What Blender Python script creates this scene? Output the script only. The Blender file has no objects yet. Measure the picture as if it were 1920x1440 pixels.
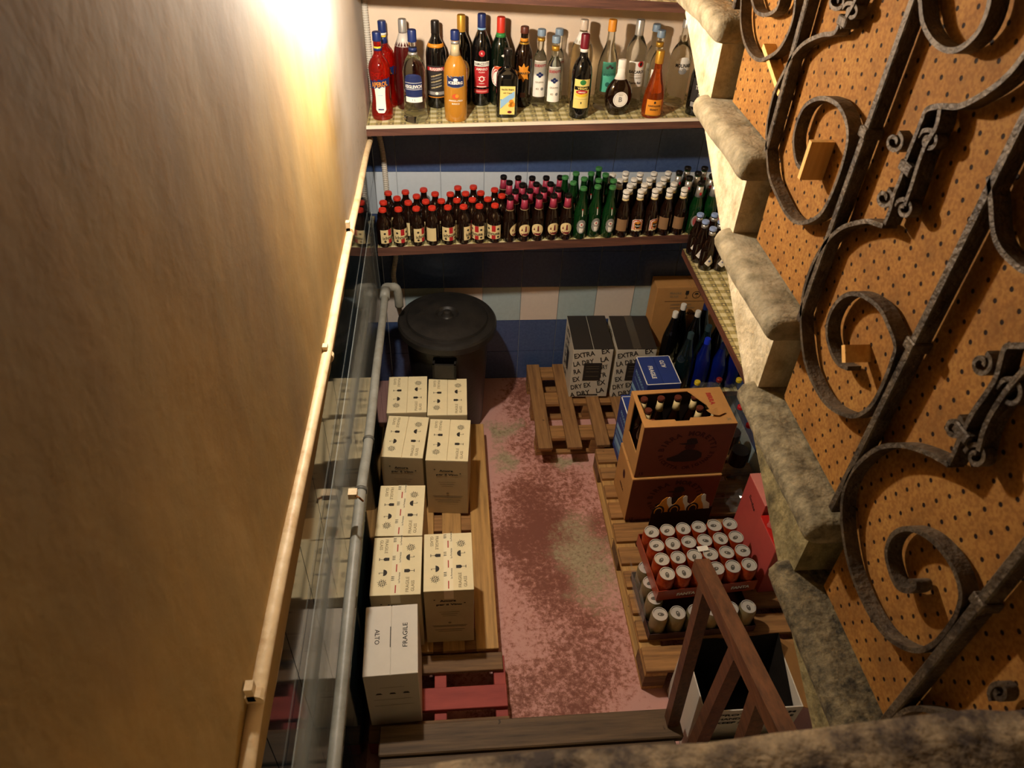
import bpy, math, random
from math import sin, cos, pi, radians
from mathutils import Vector, Matrix, noise
random.seed(7)
S = bpy.context.scene
COL = S.collection
# ------------------------------------------------------------------ camera (1920 x 1440)
FPX, PITCH, YAW, ROLL = 1369.876, 0.70835, 0.10875, -0.04752
CAM = Vector((0.228, -3.180, 2.695))
def cam_axes():
    cy, sy = cos(YAW), sin(YAW)
    f = Vector((sy*cos(PITCH), cy*cos(PITCH), -sin(PITCH)))
    r = Vector((cy, -sy, 0)); d = f.cross(r)
    cr, sr = cos(ROLL), sin(ROLL)
    return cr*r + sr*d, -sr*r + cr*d, f
CR, CD, CF = cam_axes()
cd = bpy.data.cameras.new('camera'); co = bpy.data.objects.new('camera', cd); COL.objects.link(co)
cd.sensor_width = 36; cd.lens = 36*FPX/1920; cd.clip_start = 0.02
m = Matrix.Identity(4)
for i in range(3):
    m[i][0] = CR[i]; m[i][1] = -CD[i]; m[i][2] = -CF[i]; m[i][3] = CAM[i]
co.matrix_world = m
cd.dof.use_dof = True; cd.dof.focus_distance = 2.7; cd.dof.aperture_fstop = 8.5
S.camera = co
# rays from the lens, used to measure where things stand in the room
def ray(px, py): return CR*((px-960)/FPX) + CD*((py-720)/FPX) + CF
def at_z(px, py, z): d = ray(px, py); return CAM + d*((z-CAM.z)/d.z)
def at_y(px, py, y): d = ray(px, py); return CAM + d*((y-CAM.y)/d.y)
def at_x(px, py, x): d = ray(px, py); return CAM + d*((x-CAM.x)/d.x)
# ------------------------------------------------------------------ light
S.view_settings.view_transform = 'Standard'; S.view_settings.look = 'None'
S.view_settings.exposure = 2.05; S.view_settings.gamma = 1.0; S.view_settings.use_curve_mapping = False
w = bpy.data.worlds.new('world'); S.world = w; w.use_nodes = True
w.node_tree.nodes['Background'].inputs[0].default_value = (1.0, 0.72, 0.48, 1)
w.node_tree.nodes['Background'].inputs[1].default_value = 0.022
LAMP = Vector((0.025, -1.25, 2.37)); LAMP_POWER = 640.0; LAMP_COL = (1.0, 0.89, 0.75)
S.cycles.max_bounces = 8; S.cycles.sample_clamp_indirect = 4.0; S.cycles.caustics_reflective = False
# ------------------------------------------------------------------ materials
def lin(h):
    h = h.lstrip('#'); o = []
    for i in (0, 2, 4):
        c = int(h[i:i+2], 16)/255; o.append(c/12.92 if c <= .04045 else ((c+.055)/1.055)**2.4)
    return (*o, 1)
_M = {}
def mat(name, c, rough=.6, metal=0., trans=0., ior=1.45, var=0., vs=12., bump=0., bs=60., c2=None, coat=0., spec=None, stretch=None, alpha=1., detail=5, thr=None, emit=0.):
    """one principled surface; var/c2 mix a second colour by noise, bump gives relief"""
    if name in _M: return _M[name]
    M = bpy.data.materials.new(name); M.use_nodes = True; N = M.node_tree; P = N.nodes['Principled BSDF']
    L = N.links.new
    c = lin(c) if isinstance(c, str) else (*c[:3], 1)
    P.inputs['Base Color'].default_value = c; P.inputs['Roughness'].default_value = rough
    P.inputs['Metallic'].default_value = metal; P.inputs['Transmission Weight'].default_value = trans
    P.inputs['IOR'].default_value = ior; P.inputs['Coat Weight'].default_value = coat; P.inputs['Alpha'].default_value = alpha
    if spec is not None: P.inputs['Specular IOR Level'].default_value = spec
    if emit: P.inputs['Emission Color'].default_value = c; P.inputs['Emission Strength'].default_value = emit
    if var or c2 or bump:
        tc = N.nodes.new('ShaderNodeTexCoord'); mp = N.nodes.new('ShaderNodeMapping'); L(tc.outputs['Object'], mp.inputs[0])
        if stretch: mp.inputs['Scale'].default_value = stretch
    if var or c2:
        nz = N.nodes.new('ShaderNodeTexNoise'); nz.inputs['Scale'].default_value = vs; nz.inputs['Detail'].default_value = detail; nz.inputs['Roughness'].default_value = .65
        L(mp.outputs[0], nz.inputs['Vector'])
        rp = N.nodes.new('ShaderNodeValToRGB'); L(nz.outputs['Fac'], rp.inputs[0])
        a, b = thr or (.3, .7)
        rp.color_ramp.elements[0].position = a; rp.color_ramp.elements[1].position = b
        d = lin(c2) if c2 else tuple(x*(1-var) for x in c[:3])+(1,)
        rp.color_ramp.elements[0].color = d; rp.color_ramp.elements[1].color = c
        L(rp.outputs[0], P.inputs['Base Color'])
    if bump:
        nb = N.nodes.new('ShaderNodeTexNoise'); nb.inputs['Scale'].default_value = bs; nb.inputs['Detail'].default_value = 6
        L(mp.outputs[0], nb.inputs['Vector'])
        bp = N.nodes.new('ShaderNodeBump'); bp.inputs['Strength'].default_value = bump; bp.inputs['Distance'].default_value = .01
        L(nb.outputs['Fac'], bp.inputs['Height']); L(bp.outputs[0], P.inputs['Normal'])
    _M[name] = M
    return M
def nodes(name):
    M = bpy.data.materials.new(name); M.use_nodes = True; _M[name] = M
    return M, M.node_tree, M.node_tree.nodes['Principled BSDF']
def nn(N, typ, **kw):
    n = N.nodes.new('ShaderNode'+typ)
    for k, v in kw.items():
        if k in ('operation', 'blend_type', 'data_type', 'feature', 'wave_type', 'bands_direction', 'noise_dimensions'): setattr(n, k, v)
        else: n.inputs[int(k[1:]) if k[0] == 'i' and k[1:].isdigit() else k].default_value = v
    return n
def ramp(N, src, stops):
    r = N.nodes.new('ShaderNodeValToRGB'); N.links.new(src, r.inputs[0]); e = r.color_ramp.elements
    while len(e) < len(stops): e.new(.5)
    for el, (p, c) in zip(e, stops): el.position = p; el.color = lin(c) if isinstance(c, str) else (c, c, c, 1)
    return r
def mixc(N, fac, a, b):
    x = N.nodes.new('ShaderNodeMix'); x.data_type = 'RGBA'
    for s, v in ((0, fac), (6, a), (7, b)):
        if hasattr(v, 'is_linked') or hasattr(v, 'links'): N.links.new(v, x.inputs[s])
        else: x.inputs[s].default_value = v
    return x.outputs[2]
# plaster with mould and damp stains
def plaster():
    M, N, P = nodes('aged_plaster'); L = N.links.new
    tc = N.nodes.new('ShaderNodeTexCoord')
    m1 = nn(N, 'Mapping'); m1.inputs['Scale'].default_value = (1, 1.6, .7); L(tc.outputs['Object'], m1.inputs[0])
    n1 = nn(N, 'TexNoise', Scale=1.6, Detail=6., Roughness=.6); L(m1.outputs[0], n1.inputs['Vector'])
    r1 = ramp(N, n1.outputs['Fac'], [(.34, '#7d6030'), (.52, '#9c7a3c'), (.68, '#ac8c52')])
    m2 = nn(N, 'Mapping'); m2.inputs['Scale'].default_value = (1, 9, 1.3); L(tc.outputs['Object'], m2.inputs[0])
    n2 = nn(N, 'TexNoise', Scale=1.2, Detail=5., Roughness=.7); L(m2.outputs[0], n2.inputs['Vector'])
    r2 = ramp(N, n2.outputs['Fac'], [(.40, .0), (.62, .38)])
    c = mixc(N, r2.outputs[0], r1.outputs[0], lin('#86703e'))
    # the corner by the shelves is paler, greyer
    sx = nn(N, 'SeparateXYZ'); L(tc.outputs['Object'], sx.inputs[0])
    n4 = nn(N, 'TexNoise', Scale=4., Detail=4.); L(tc.outputs['Object'], n4.inputs['Vector'])
    ad = nn(N, 'Math', operation='MULTIPLY_ADD', i1=.5); L(n4.outputs['Fac'], ad.inputs[0]); L(sx.outputs['Y'], ad.inputs[2])
    r4 = ramp(N, ad.outputs[0], [(.0, .0), (.35, 1.)])
    mr = nn(N, 'MapRange', i1=-.95, i2=-.40); L(ad.outputs[0], mr.inputs[0])
    c = mixc(N, mr.outputs[0], c, lin('#d3cabd'))
    # mould specks low in the corner
    n3 = nn(N, 'TexNoise', Scale=26., Detail=8., Roughness=.75); L(tc.outputs['Object'], n3.inputs['Vector'])
    r3 = ramp(N, n3.outputs['Fac'], [(.55, .0), (.64, 1.)])
    mz = nn(N, 'MapRange', i1=1.80, i2=1.48, i3=0., i4=.8); L(sx.outputs['Z'], mz.inputs[0])
    my = nn(N, 'MapRange', i1=-1.3, i2=-.25, i3=0., i4=1.); L(sx.outputs['Y'], my.inputs[0])
    q = nn(N, 'Math', operation='MULTIPLY'); L(mz.outputs[0], q.inputs[0]); L(my.outputs[0], q.inputs[1])
    q2 = nn(N, 'Math', operation='MULTIPLY'); L(q.outputs[0], q2.inputs[0]); L(r3.outputs[0], q2.inputs[1])
    c = mixc(N, q2.outputs[0], c, lin('#5b4a2a'))
    L(c, P.inputs['Base Color']); P.inputs['Roughness'].default_value = .85
    nb = nn(N, 'TexNoise', Scale=5., Detail=9., Roughness=.6); L(tc.outputs['Object'], nb.inputs['Vector'])
    b = nn(N, 'Bump', Strength=.22, Distance=.015); L(nb.outputs['Fac'], b.inputs['Height'])
    L(b.outputs[0], P.inputs['Normal'])
    return M
def floor_mat():
    M, N, P = nodes('worn_pink_concrete'); L = N.links.new
    tc = N.nodes.new('ShaderNodeTexCoord')
    a = nn(N, 'TexNoise', Scale=42., Detail=9., Roughness=.78); L(tc.outputs['Object'], a.inputs['Vector'])
    b = nn(N, 'TexNoise', Scale=2.3, Detail=3., Roughness=.5); L(tc.outputs['Object'], b.inputs['Vector'])
    # wear follows the aisle: strongest along its middle
    sx = nn(N, 'SeparateXYZ'); L(tc.outputs['Object'], sx.inputs[0])
    d1 = nn(N, 'Math', operation='SUBTRACT', i1=.66); L(sx.outputs['X'], d1.inputs[0])
    d2 = nn(N, 'Math', operation='ABSOLUTE'); L(d1.outputs[0], d2.inputs[0])
    d3 = nn(N, 'MapRange', i1=.04, i2=.34, i3=.10, i4=-.10); L(d2.outputs[0], d3.inputs[0])
    y3 = nn(N, 'MapRange', i1=-.45, i2=-.85, i3=-.16, i4=.0); L(sx.outputs['Y'], y3.inputs[0])
    s = nn(N, 'Math', operation='MULTIPLY_ADD', i1=.75); L(b.outputs['Fac'], s.inputs[0]); L(a.outputs['Fac'], s.inputs[2])
    s2 = nn(N, 'Math', operation='ADD'); L(s.outputs[0], s2.inputs[0]); L(d3.outputs[0], s2.inputs[1])
    s3 = nn(N, 'Math', operation='ADD'); L(s2.outputs[0], s3.inputs[0]); L(y3.outputs[0], s3.inputs[1])
    r = ramp(N, s3.outputs[0], [(.78, '#cf9c92'), (.865, '#c28a7e'), (.90, '#a46c5c'), (.96, '#8f5a4a'), (1.06, '#7f4a3a')])
    # bare greenish screed patches
    off_ = nn(N, 'VectorMath', operation='ADD'); L(tc.outputs['Object'], off_.inputs[0]); off_.inputs[1].default_value = (-.16, -.16, 0)
    wn = nn(N, 'TexNoise', Scale=7., Detail=4.); L(tc.outputs['Object'], wn.inputs['Vector'])
    warp = nn(N, 'VectorMath', operation='MULTIPLY_ADD'); L(wn.outputs['Color'], warp.inputs[0]); warp.inputs[1].default_value = (.32, .32, 0); L(off_.outputs[0], warp.inputs[2])
    def blob(x, y, rx, ry):
        v = nn(N, 'Mapping'); v.inputs['Location'].default_value = (-x/rx, -y/ry, 0); v.inputs['Scale'].default_value = (1/rx, 1/ry, 0)
        L(warp.outputs[0], v.inputs[0]); ln = nn(N, 'VectorMath', operation='LENGTH'); L(v.outputs[0], ln.inputs[0])
        k = nn(N, 'MapRange', i1=1.5, i2=.2); L(ln.outputs['Value'], k.inputs[0]); return k.outputs[0]
    g = None
    for q in ((.49, -.42, .12, .12), (.80, -.66, .09, .08), (.80, -1.25, .17, .30), (.46, -.62, .07, .12)):
        k = blob(*q)
        if g is None: g = k
        else:
            mx = nn(N, 'Math', operation='MAXIMUM'); L(g, mx.inputs[0]); L(k, mx.inputs[1]); g = mx.outputs[0]
    c3 = nn(N, 'TexNoise', Scale=60., Detail=6., Roughness=.8); L(tc.outputs['Object'], c3.inputs['Vector'])
    rg = ramp(N, c3.outputs['Fac'], [(.36, '#6d5c44'), (.46, '#a08f70'), (.62, '#b5a585')])
    gm = nn(N, 'Math', operation='MULTIPLY_ADD', i1=1.6); L(a.outputs['Fac'], gm.inputs[0]); 
    gs = nn(N, 'Math', operation='SUBTRACT', i1=1.); L(g, gs.inputs[0]); L(gs.outputs[0], gm.inputs[2])
    gf = nn(N, 'MapRange', i1=.28, i2=.72); L(gm.outputs[0], gf.inputs[0])
    c = mixc(N, gf.outputs[0], r.outputs[0], rg.outputs[0])
    L(c, P.inputs['Base Color']); P.inputs['Roughness'].default_value = .7
    bp = nn(N, 'Bump', Strength=.25, Distance=.004); L(a.outputs['Fac'], bp.inputs['Height']); L(bp.outputs[0], P.inputs['Normal'])
    return M
def wood(name, c1, c2, axis='y', rough=.7, grain=26.):
    if name in _M: return _M[name]
    M, N, P = nodes(name); L = N.links.new
    tc = N.nodes.new('ShaderNodeTexCoord'); mp = nn(N, 'Mapping')
    mp.inputs['Scale'].default_value = {'x': (1.5, grain, grain), 'y': (grain, 1.5, grain), 'z': (grain, grain, 1.5)}[axis]
    L(tc.outputs['Object'], mp.inputs[0])
    a = nn(N, 'TexNoise', Scale=2.2, Detail=6., Roughness=.65); L(mp.outputs[0], a.inputs['Vector'])
    r = ramp(N, a.outputs['Fac'], [(.3, c2), (.66, c1)])
    k = nn(N, 'TexNoise', Scale=34., Detail=2.); L(tc.outputs['Object'], k.inputs['Vector'])
    rk = ramp(N, k.outputs['Fac'], [(.74, .0), (.78, .75)])
    c = mixc(N, rk.outputs[0], r.outputs[0], lin('#2c1c10'))
    L(c, P.inputs['Base Color']); P.inputs['Roughness'].default_value = rough
    b = nn(N, 'Bump', Strength=.3, Distance=.004); L(a.outputs['Fac'], b.inputs['Height']); L(b.outputs[0], P.inputs['Normal'])
    return M
def cloth_mat():
    """oilcloth: green-brown gingham with small squares"""
    M, N, P = nodes('checked_oilcloth'); L = N.links.new
    tc = N.nodes.new('ShaderNodeTexCoord'); sx = nn(N, 'SeparateXYZ'); L(tc.outputs['Object'], sx.inputs[0])
    def stripe(ax, per, a, b, off=0.):
        s = nn(N, 'Math', operation='MULTIPLY_ADD', i1=1/per, i2=off+50); L(sx.outputs[ax], s.inputs[0])
        f = nn(N, 'Math', operation='FRACT'); L(s.outputs[0], f.inputs[0])
        g = nn(N, 'Math', operation='LESS_THAN', i1=b); L(f.outputs[0], g.inputs[0])
        h = nn(N, 'Math', operation='GREATER_THAN', i1=a); L(f.outputs[0], h.inputs[0])
        t = nn(N, 'Math', operation='MULTIPLY'); L(g.outputs[0], t.inputs[0]); L(h.outputs[0], t.inputs[1]); return t.outputs[0]
    X, Y = stripe('X', .048, 0, .5), stripe('Y', .048, 0, .5)
    s = nn(N, 'Math', operation='ADD'); L(X, s.inputs[0]); L(Y, s.inputs[1])
    h = nn(N, 'Math', operation='MULTIPLY', i1=.5); L(s.outputs[0], h.inputs[0])
    r = ramp(N, h.outputs[0], [(.2, '#d8cfa4'), (.5, '#a89a60'), (.8, '#6e6440')])
    r.color_ramp.interpolation = 'CONSTANT'; r.color_ramp.elements[0].position = 0; r.color_ramp.elements[1].position = .4; r.color_ramp.elements[2].position = .9
    a, b = stripe('X', .048, .16, .34), stripe('Y', .048, .16, .34)
    q = nn(N, 'Math', operation='MULTIPLY'); L(a, q.inputs[0]); L(b, q.inputs[1])
    c = mixc(N, q.outputs[0], r.outputs[0], lin('#c9b577'))
    a, b = stripe('X', .012, .1, .3), stripe('Y', .012, .1, .3)
    q2 = nn(N, 'Math', operation='MAXIMUM'); L(a, q2.inputs[0]); L(b, q2.inputs[1])
    q3 = nn(N, 'Math', operation='MULTIPLY', i1=.25); L(q2.outputs[0], q3.inputs[0])
    c = mixc(N, q3.outputs[0], c, lin('#e6dfb8'))
    L(c, P.inputs['Base Color']); P.inputs['Roughness'].default_value = .35
    return M
def peg_mat():
    """hardboard with punched holes on a 30 mm grid that follows the stairs' pitch"""
    M, N, P = nodes('perforated_hardboard'); L = N.links.new
    tc = N.nodes.new('ShaderNodeTexCoord'); mp = nn(N, 'Mapping'); L(tc.outputs['Object'], mp.inputs[0])
    mp.inputs['Rotation'].default_value = (-math.atan2(.475, .88), 0, 0)
    sx = nn(N, 'SeparateXYZ'); L(mp.outputs[0], sx.inputs[0])
    def cell(ax, off):
        s = nn(N, 'Math', operation='MULTIPLY_ADD', i1=1/.030, i2=off); L(sx.outputs[ax], s.inputs[0])
        f = nn(N, 'Math', operation='FRACT'); L(s.outputs[0], f.inputs[0])
        d = nn(N, 'Math', operation='SUBTRACT', i1=.5); L(f.outputs[0], d.inputs[0])
        p = nn(N, 'Math', operation='POWER', i1=2.); L(d.outputs[0], p.inputs[0]); return p.outputs[0]
    a, b = cell('Y', 100.), cell('Z', 100.)
    s = nn(N, 'Math', operation='ADD'); L(a, s.inputs[0]); L(b, s.inputs[1])
    hole = nn(N, 'MapRange', i1=.016, i2=.010); L(s.outputs[0], hole.inputs[0])
    n = nn(N, 'TexNoise', Scale=9., Detail=8., Roughness=.75); L(tc.outputs['Object'], n.inputs['Vector'])
    r = ramp(N, n.outputs['Fac'], [(.30, '#6e4c26'), (.5, '#8b612e'), (.70, '#9a7038')])
    n2 = nn(N, 'TexNoise', Scale=150., Detail=3.); L(tc.outputs['Object'], n2.inputs['Vector'])
    r2 = ramp(N, n2.outputs['Fac'], [(.42, .45), (.56, .0)])
    c = mixc(N, r2.outputs[0], r.outputs[0], lin('#6a3d18'))
    c = mixc(N, hole.outputs[0], c, lin('#1d0e05'))
    L(c, P.inputs['Base Color']); P.inputs['Roughness'].default_value = .8; P.inputs['Specular IOR Level'].default_value = .15
    inv = nn(N, 'Math', operation='SUBTRACT', i0=1.); L(hole.outputs[0], inv.inputs[1])
    bp = nn(N, 'Bump', Strength=.6, Distance=.004); L(inv.outputs[0], bp.inputs['Height']); L(bp.outputs[0], P.inputs['Normal'])
    return M
PLASTER, FLOOR, CLOTH, PEG = plaster(), floor_mat(), cloth_mat(), peg_mat()
STONE = mat('worn_stone', '#9c9076', .85, var=.45, vs=26, bump=.3, bs=90, c2='#5f563f', thr=(.30, .66), detail=10)
STONE2 = mat('dark_lichen_stone', '#8f7a5c', .9, bump=1., bs=45, c2='#33261c', vs=22, thr=(.4, .62), detail=8)
LIME = mat('limewashed_masonry', '#cfc1a2', .9, bump=.6, bs=60, c2='#8f7f5e', vs=14, thr=(.3, .6), detail=9)
DSTONE = mat('dark_speckled_stone', '#7d6f52', .9, bump=.5, bs=90, c2='#2f291c', vs=42, thr=(.36, .70), detail=10)  # darker speckled stone for the lowest tread
MSTONE = mat('mid_speckled_stone', '#93876a', .9, bump=.4, bs=90, c2='#4a412e', vs=32, thr=(.34, .68), detail=10)  # speckled stone of middle tone, second lowest tread
MASON = mat('dark_masonry', '#8f8158', .9, bump=.6, bs=60, c2='#4a4128', vs=18, thr=(.3, .6), detail=9)  # darker masonry for the bodies of the lower steps
IRON = mat('weathered_iron', '#5f5140', .55, metal=.35, bump=.5, bs=120, c2='#2e241b', vs=22, thr=(.35, .7))
GROUT = mat('grout', '#9aa0a6', .8)
T_NAVY = mat('blue_tile', '#4d6088', .25, var=.25, vs=60, c2='#3c4e78')
T_DARK = mat('dark_blue_tile', '#1c2c3a', .06, var=.2, vs=40)
T_PALE = mat('pale_blue_tile', '#b5c6c6', .25, var=.12, vs=50)
T_WHITE = mat('white_tile', '#cfd6dc', .25, var=.06, vs=50)
T_CREAM = mat('cream_tile', '#e2d3c4', .25, var=.06, vs=50)
SHELFW = wood('shelf_wood', '#6e4636', '#3b2119', 'x')
SHELFWY = wood('shelf_wood_along', '#6e3f2c', '#3a1d14', 'y')
PALY = wood('pallet_pine_along', '#c99b5a', '#96703e', 'y')
PALX = wood('pallet_pine_across', '#b07f48', '#6f4b28', 'x')
PALB = wood('pallet_brown_along', '#a07545', '#6d4a2a', 'y')
PALD = wood('pallet_dark_wood', '#86623a', '#4f3620', 'x')
PALR = wood('pallet_red_paint', '#a8463c', '#8c3530', 'x', grain=8)
BEAMW = wood('weathered_plank', '#6b543a', '#3e2f20', 'x')
RAILW = wood('varnished_rail_wood', '#684026', '#3a2012', 'y', rough=.45)
CREAMP = mat('cream_paint', '#dcc39a', .5, bump=.25, bs=40, c2='#b89566', vs=18, thr=(.25, .5))
GREYP = mat('grey_plastic_pipe', '#94938a', .45, bump=.1, bs=50, c2='#77756a', vs=14)
CONDUIT = mat('white_conduit_plastic', '#c9c0b0', .5)
BLACKP = mat('black_plastic', '#1b1917', .42, bump=.12, bs=80, c2='#2a2622', vs=14)
CREAMC = mat('cream_cardboard', '#e9d9ae', .75, var=.06, vs=25)
CREAMS = mat('cream_cardboard_side', '#c9b58c', .8, var=.08, vs=25)
GREYC = mat('grey_white_cardboard', '#d5ccbd', .75, var=.05, vs=20)
KRAFT = mat('kraft_cardboard', '#c08b4e', .8, var=.1, vs=20)
KRAFTR = mat('red_brown_print_cardboard', '#7a3d2b', .7, var=.12, vs=25)
INK = mat('black_ink', '#2b241c', .7)
INKF = mat('faded_ink', '#8a7a5c', .8)
INKD = mat('dark_red_brown_ink', '#451410', .7)
RED = mat('red_print', '#b03a30', .6)
WHITE = mat('white_paper', '#efe9dc', .6)
BLUEC = mat('blue_cardboard', '#2b3f86', .55, var=.1, vs=15)
BLUEL = mat('light_blue_cardboard', '#5f86b8', .55)
TAPE = mat('clear_tape', '#efe2bd', .18, coat=.5)
TAPED = mat('dark_clear_tape', '#4e463c', .15)
BLACKC = mat('black_cardboard', '#2a241f', .65)
ALU = mat('aluminium', '#e6e1d6', .30, metal=.45, coat=.5); ALUD = mat('aluminium_groove', '#77736a', .4, metal=.6)
PINKC = mat('pink_red_cardboard', '#c0524c', .55, var=.08, vs=20)
PINKT = mat('lit_pink_cardboard', '#d98478', .6, var=.08, vs=20)  # paler copy of the pink-red cardboard: lamp light put into the top's colour
REDC = mat('bright_red_cardboard', '#bf1f17', .5)
ORANGEC = mat('orange_red_film', '#a23f26', .35)
FILM = mat('clear_film', '#cfcac0', .10, trans=.0, alpha=.10, coat=1., bump=.6, bs=30)
PLEXI = mat('clear_acrylic', '#dfe8e2', .08, trans=.0, alpha=.16, coat=.5)
PET = mat('clear_plastic_bottle', '#7d827c', .06, trans=0., alpha=.14, coat=1.)
# ------------------------------------------------------------------ mesh builder
_T = {}
def glyph(s, bold=0.):
    k = (s, bold)
    if k in _T: return _T[k]
    cu = bpy.data.curves.new('t', 'FONT'); cu.body = s; cu.size = 1; cu.resolution_u = 2
    cu.align_x = 'CENTER'; cu.align_y = 'CENTER'; cu.offset = bold
    o = bpy.data.objects.new('t', cu); COL.objects.link(o)
    bpy.context.view_layer.update()
    me = bpy.data.meshes.new_from_object(o.evaluated_get(bpy.context.evaluated_depsgraph_get()))
    V = [(v.co.x, v.co.y) for v in me.vertices]; F = [tuple(p.vertices) for p in me.polygons]
    if V:
        x0 = min(v[0] for v in V); x1 = max(v[0] for v in V); y0 = min(v[1] for v in V); y1 = max(v[1] for v in V)
        V = [(x-(x0+x1)/2, y-(y0+y1)/2) for x, y in V]
        # faces must wind upwards
        a, b, c = (V[i] for i in F[0][:3])
    else: x0 = x1 = y0 = y1 = 0
    bpy.data.objects.remove(o); bpy.data.curves.remove(cu); bpy.data.meshes.remove(me)
    _T[k] = (V, F, x1-x0, max(.01, y1-y0)); return _T[k]
class MB:
    def __init__(s): s.v = []; s.f = []; s.m = []; s.mats = []
    def mi(s, M):
        if M not in s.mats: s.mats.append(M)
        return s.mats.index(M)
    def add(s, V, F, M):
        n = len(s.v); k = s.mi(M); s.v += [tuple(v) for v in V]
        for f in F: s.f.append(tuple(i+n for i in f)); s.m.append(k)
        return s
    def box(s, x0, x1, y0, y1, z0, z1, M, R=None):
        V = [(x, y, z) for z in (z0, z1) for y in (y0, y1) for x in (x0, x1)]
        if R is not None: V = [R @ Vector(v) for v in V]
        return s.add(V, [(0, 2, 3, 1), (4, 5, 7, 6), (0, 1, 5, 4), (2, 6, 7, 3), (0, 4, 6, 2), (1, 3, 7, 5)], M)
    def bbox(s, x0, x1, y0, y1, z0, z1, M, b=.003):
        """box with chamfered edges"""
        if min(x1-x0, y1-y0, z1-z0) < 2.2*b: return s.box(x0, x1, y0, y1, z0, z1, M)
        X, Y, Z = (x0, x1), (y0, y1), (z0, z1); V = []; idx = {}
        for a in (0, 1):
            for c in (0, 1):
                for d in (0, 1):
                    for ax in range(3):
                        p = [X[a]+(b if a == 0 else -b), Y[c]+(b if c == 0 else -b), Z[d]+(b if d == 0 else -b)]
                        p[ax] = (X[a], Y[c], Z[d])[ax]; idx[(a, c, d, ax)] = len(V); V.append(p)
        F = []
        for ax in range(3):
            o = [i for i in range(3) if i != ax]
            for sd in (0, 1):
                q = []
                for u, v in ((0, 0), (1, 0), (1, 1), (0, 1)):
                    k = [0, 0, 0]; k[ax] = sd; k[o[0]] = u; k[o[1]] = v; q.append(idx[(*k, ax)])
                flip = (sd == 0) != (ax == 1)
                F.append(tuple(q[::-1] if flip else q))
        for ax in range(3):
            o = [i for i in range(3) if i != ax]
            for u in (0, 1):
                for v in (0, 1):
                    k0 = [0, 0, 0]; k0[o[0]] = u; k0[o[1]] = v; k1 = list(k0); k1[ax] = 1
                    q = [idx[(*k0, o[0])], idx[(*k1, o[0])], idx[(*k1, o[1])], idx[(*k0, o[1])]]
                    F.append(tuple(q if (u == v) == (ax != 1) else q[::-1]))
        for a in (0, 1):
            for c in (0, 1):
                for d in (0, 1): F.append(tuple(idx[(a, c, d, ax)] for ax in range(3)))
        return s.add(V, F, M)
    def prism(s, pts, n0, n1, axis, M):
        """polygon pts swept along axis ('x': pts are (y,z); 'y': (x,z); 'z': (x,y))"""
        f = {'x': lambda p, t: (t, p[0], p[1]), 'y': lambda p, t: (p[0], t, p[1]), 'z': lambda p, t: (p[0], p[1], t)}[axis]
        n = len(pts); V = [f(p, n0) for p in pts]+[f(p, n1) for p in pts]
        F = [tuple(range(n))[::-1], tuple(range(n, 2*n))]+[(i, (i+1) % n, n+(i+1) % n, n+i) for i in range(n)]
        return s.add(V, F, M)
    def lathe(s, prof, M, c=(0, 0, 0), seg=24, mats=None, sq=0., ax=None):
        """prof: (r, z) list; mats: material per ring segment"""
        n = len(s.v)
        for r, z in prof:
            for i in range(seg):
                a = 2*pi*i/seg; ca, sa = cos(a), sin(a)
                k = 1.
                if sq: k = (abs(ca)**(2+sq)+abs(sa)**(2+sq))**(-1/(2+sq))
                p = Vector((r*ca*k, r*sa*k, z))
                if ax is not None: p = ax @ p
                s.v.append((c[0]+p.x, c[1]+p.y, c[2]+p.z))
        for j in range(len(prof)-1):
            k = s.mi(mats[j] if mats else M)
            for i in range(seg):
                a = n+j*seg+i; b = n+j*seg+(i+1) % seg
                s.f.append((a, b, b+seg, a+seg)); s.m.append(k)
        for j, fl in ((0, 1), (len(prof)-1, 0)):
            if prof[j][0] > 1e-5:
                q = [n+j*seg+i for i in range(seg)]
                s.f.append(tuple(q[::-1] if fl else q)); s.m.append(s.mi((mats[0] if fl else mats[-1]) if mats else M))
        return s
    def tube(s, P, r, M, seg=10, cap=True):
        P = [Vector(p) for p in P]; n = len(s.v); up = Vector((0, 0, 1)); k = s.mi(M)
        for i, p in enumerate(P):
            t = (P[min(i+1, len(P)-1)]-P[max(i-1, 0)]).normalized()
            if i == 0: a = t.orthogonal().normalized()
            else: a = (a-t*a.dot(t)).normalized()
            b = t.cross(a); rr = r(i) if callable(r) else r
            for j in range(seg):
                q = p+(a*cos(2*pi*j/seg)+b*sin(2*pi*j/seg))*rr; s.v.append(tuple(q))
        for i in range(len(P)-1):
            for j in range(seg):
                x = n+i*seg+j; y = n+i*seg+(j+1) % seg; s.f.append((x, y, y+seg, x+seg)); s.m.append(k)
        if cap:
            s.f.append(tuple(n+j for j in range(seg))[::-1]); s.m.append(k)
            s.f.append(tuple(n+(len(P)-1)*seg+j for j in range(seg))); s.m.append(k)
        return s
    def strip(s, yz, x0, x1, th, M, taper=0):
        """flat iron strap: path in the (y,z) plane, x0..x1 deep, th thick"""
        n = len(s.v); k = s.mi(M); P = [Vector((0, p[0], p[1])) for p in yz]; L = len(P)
        for i, p in enumerate(P):
            t = (P[min(i+1, L-1)]-P[max(i-1, 0)]).normalized(); nn_ = Vector((0, -t.z, t.y))*th/2
            for q in ((x0, 1), (x1, 1), (x1, -1), (x0, -1)):
                v = p+nn_*q[1]; s.v.append((q[0], v.y, v.z))
        for i in range(L-1):
            for j in range(4):
                a = n+i*4+j; b = n+i*4+(j+1) % 4; s.f.append((a, b, b+4, a+4)); s.m.append(k)
        s.f.append((n, n+1, n+2, n+3)); s.m.append(k); e = n+4*(L-1); s.f.append((e+3, e+2, e+1, e)); s.m.append(k)
        return s
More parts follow.
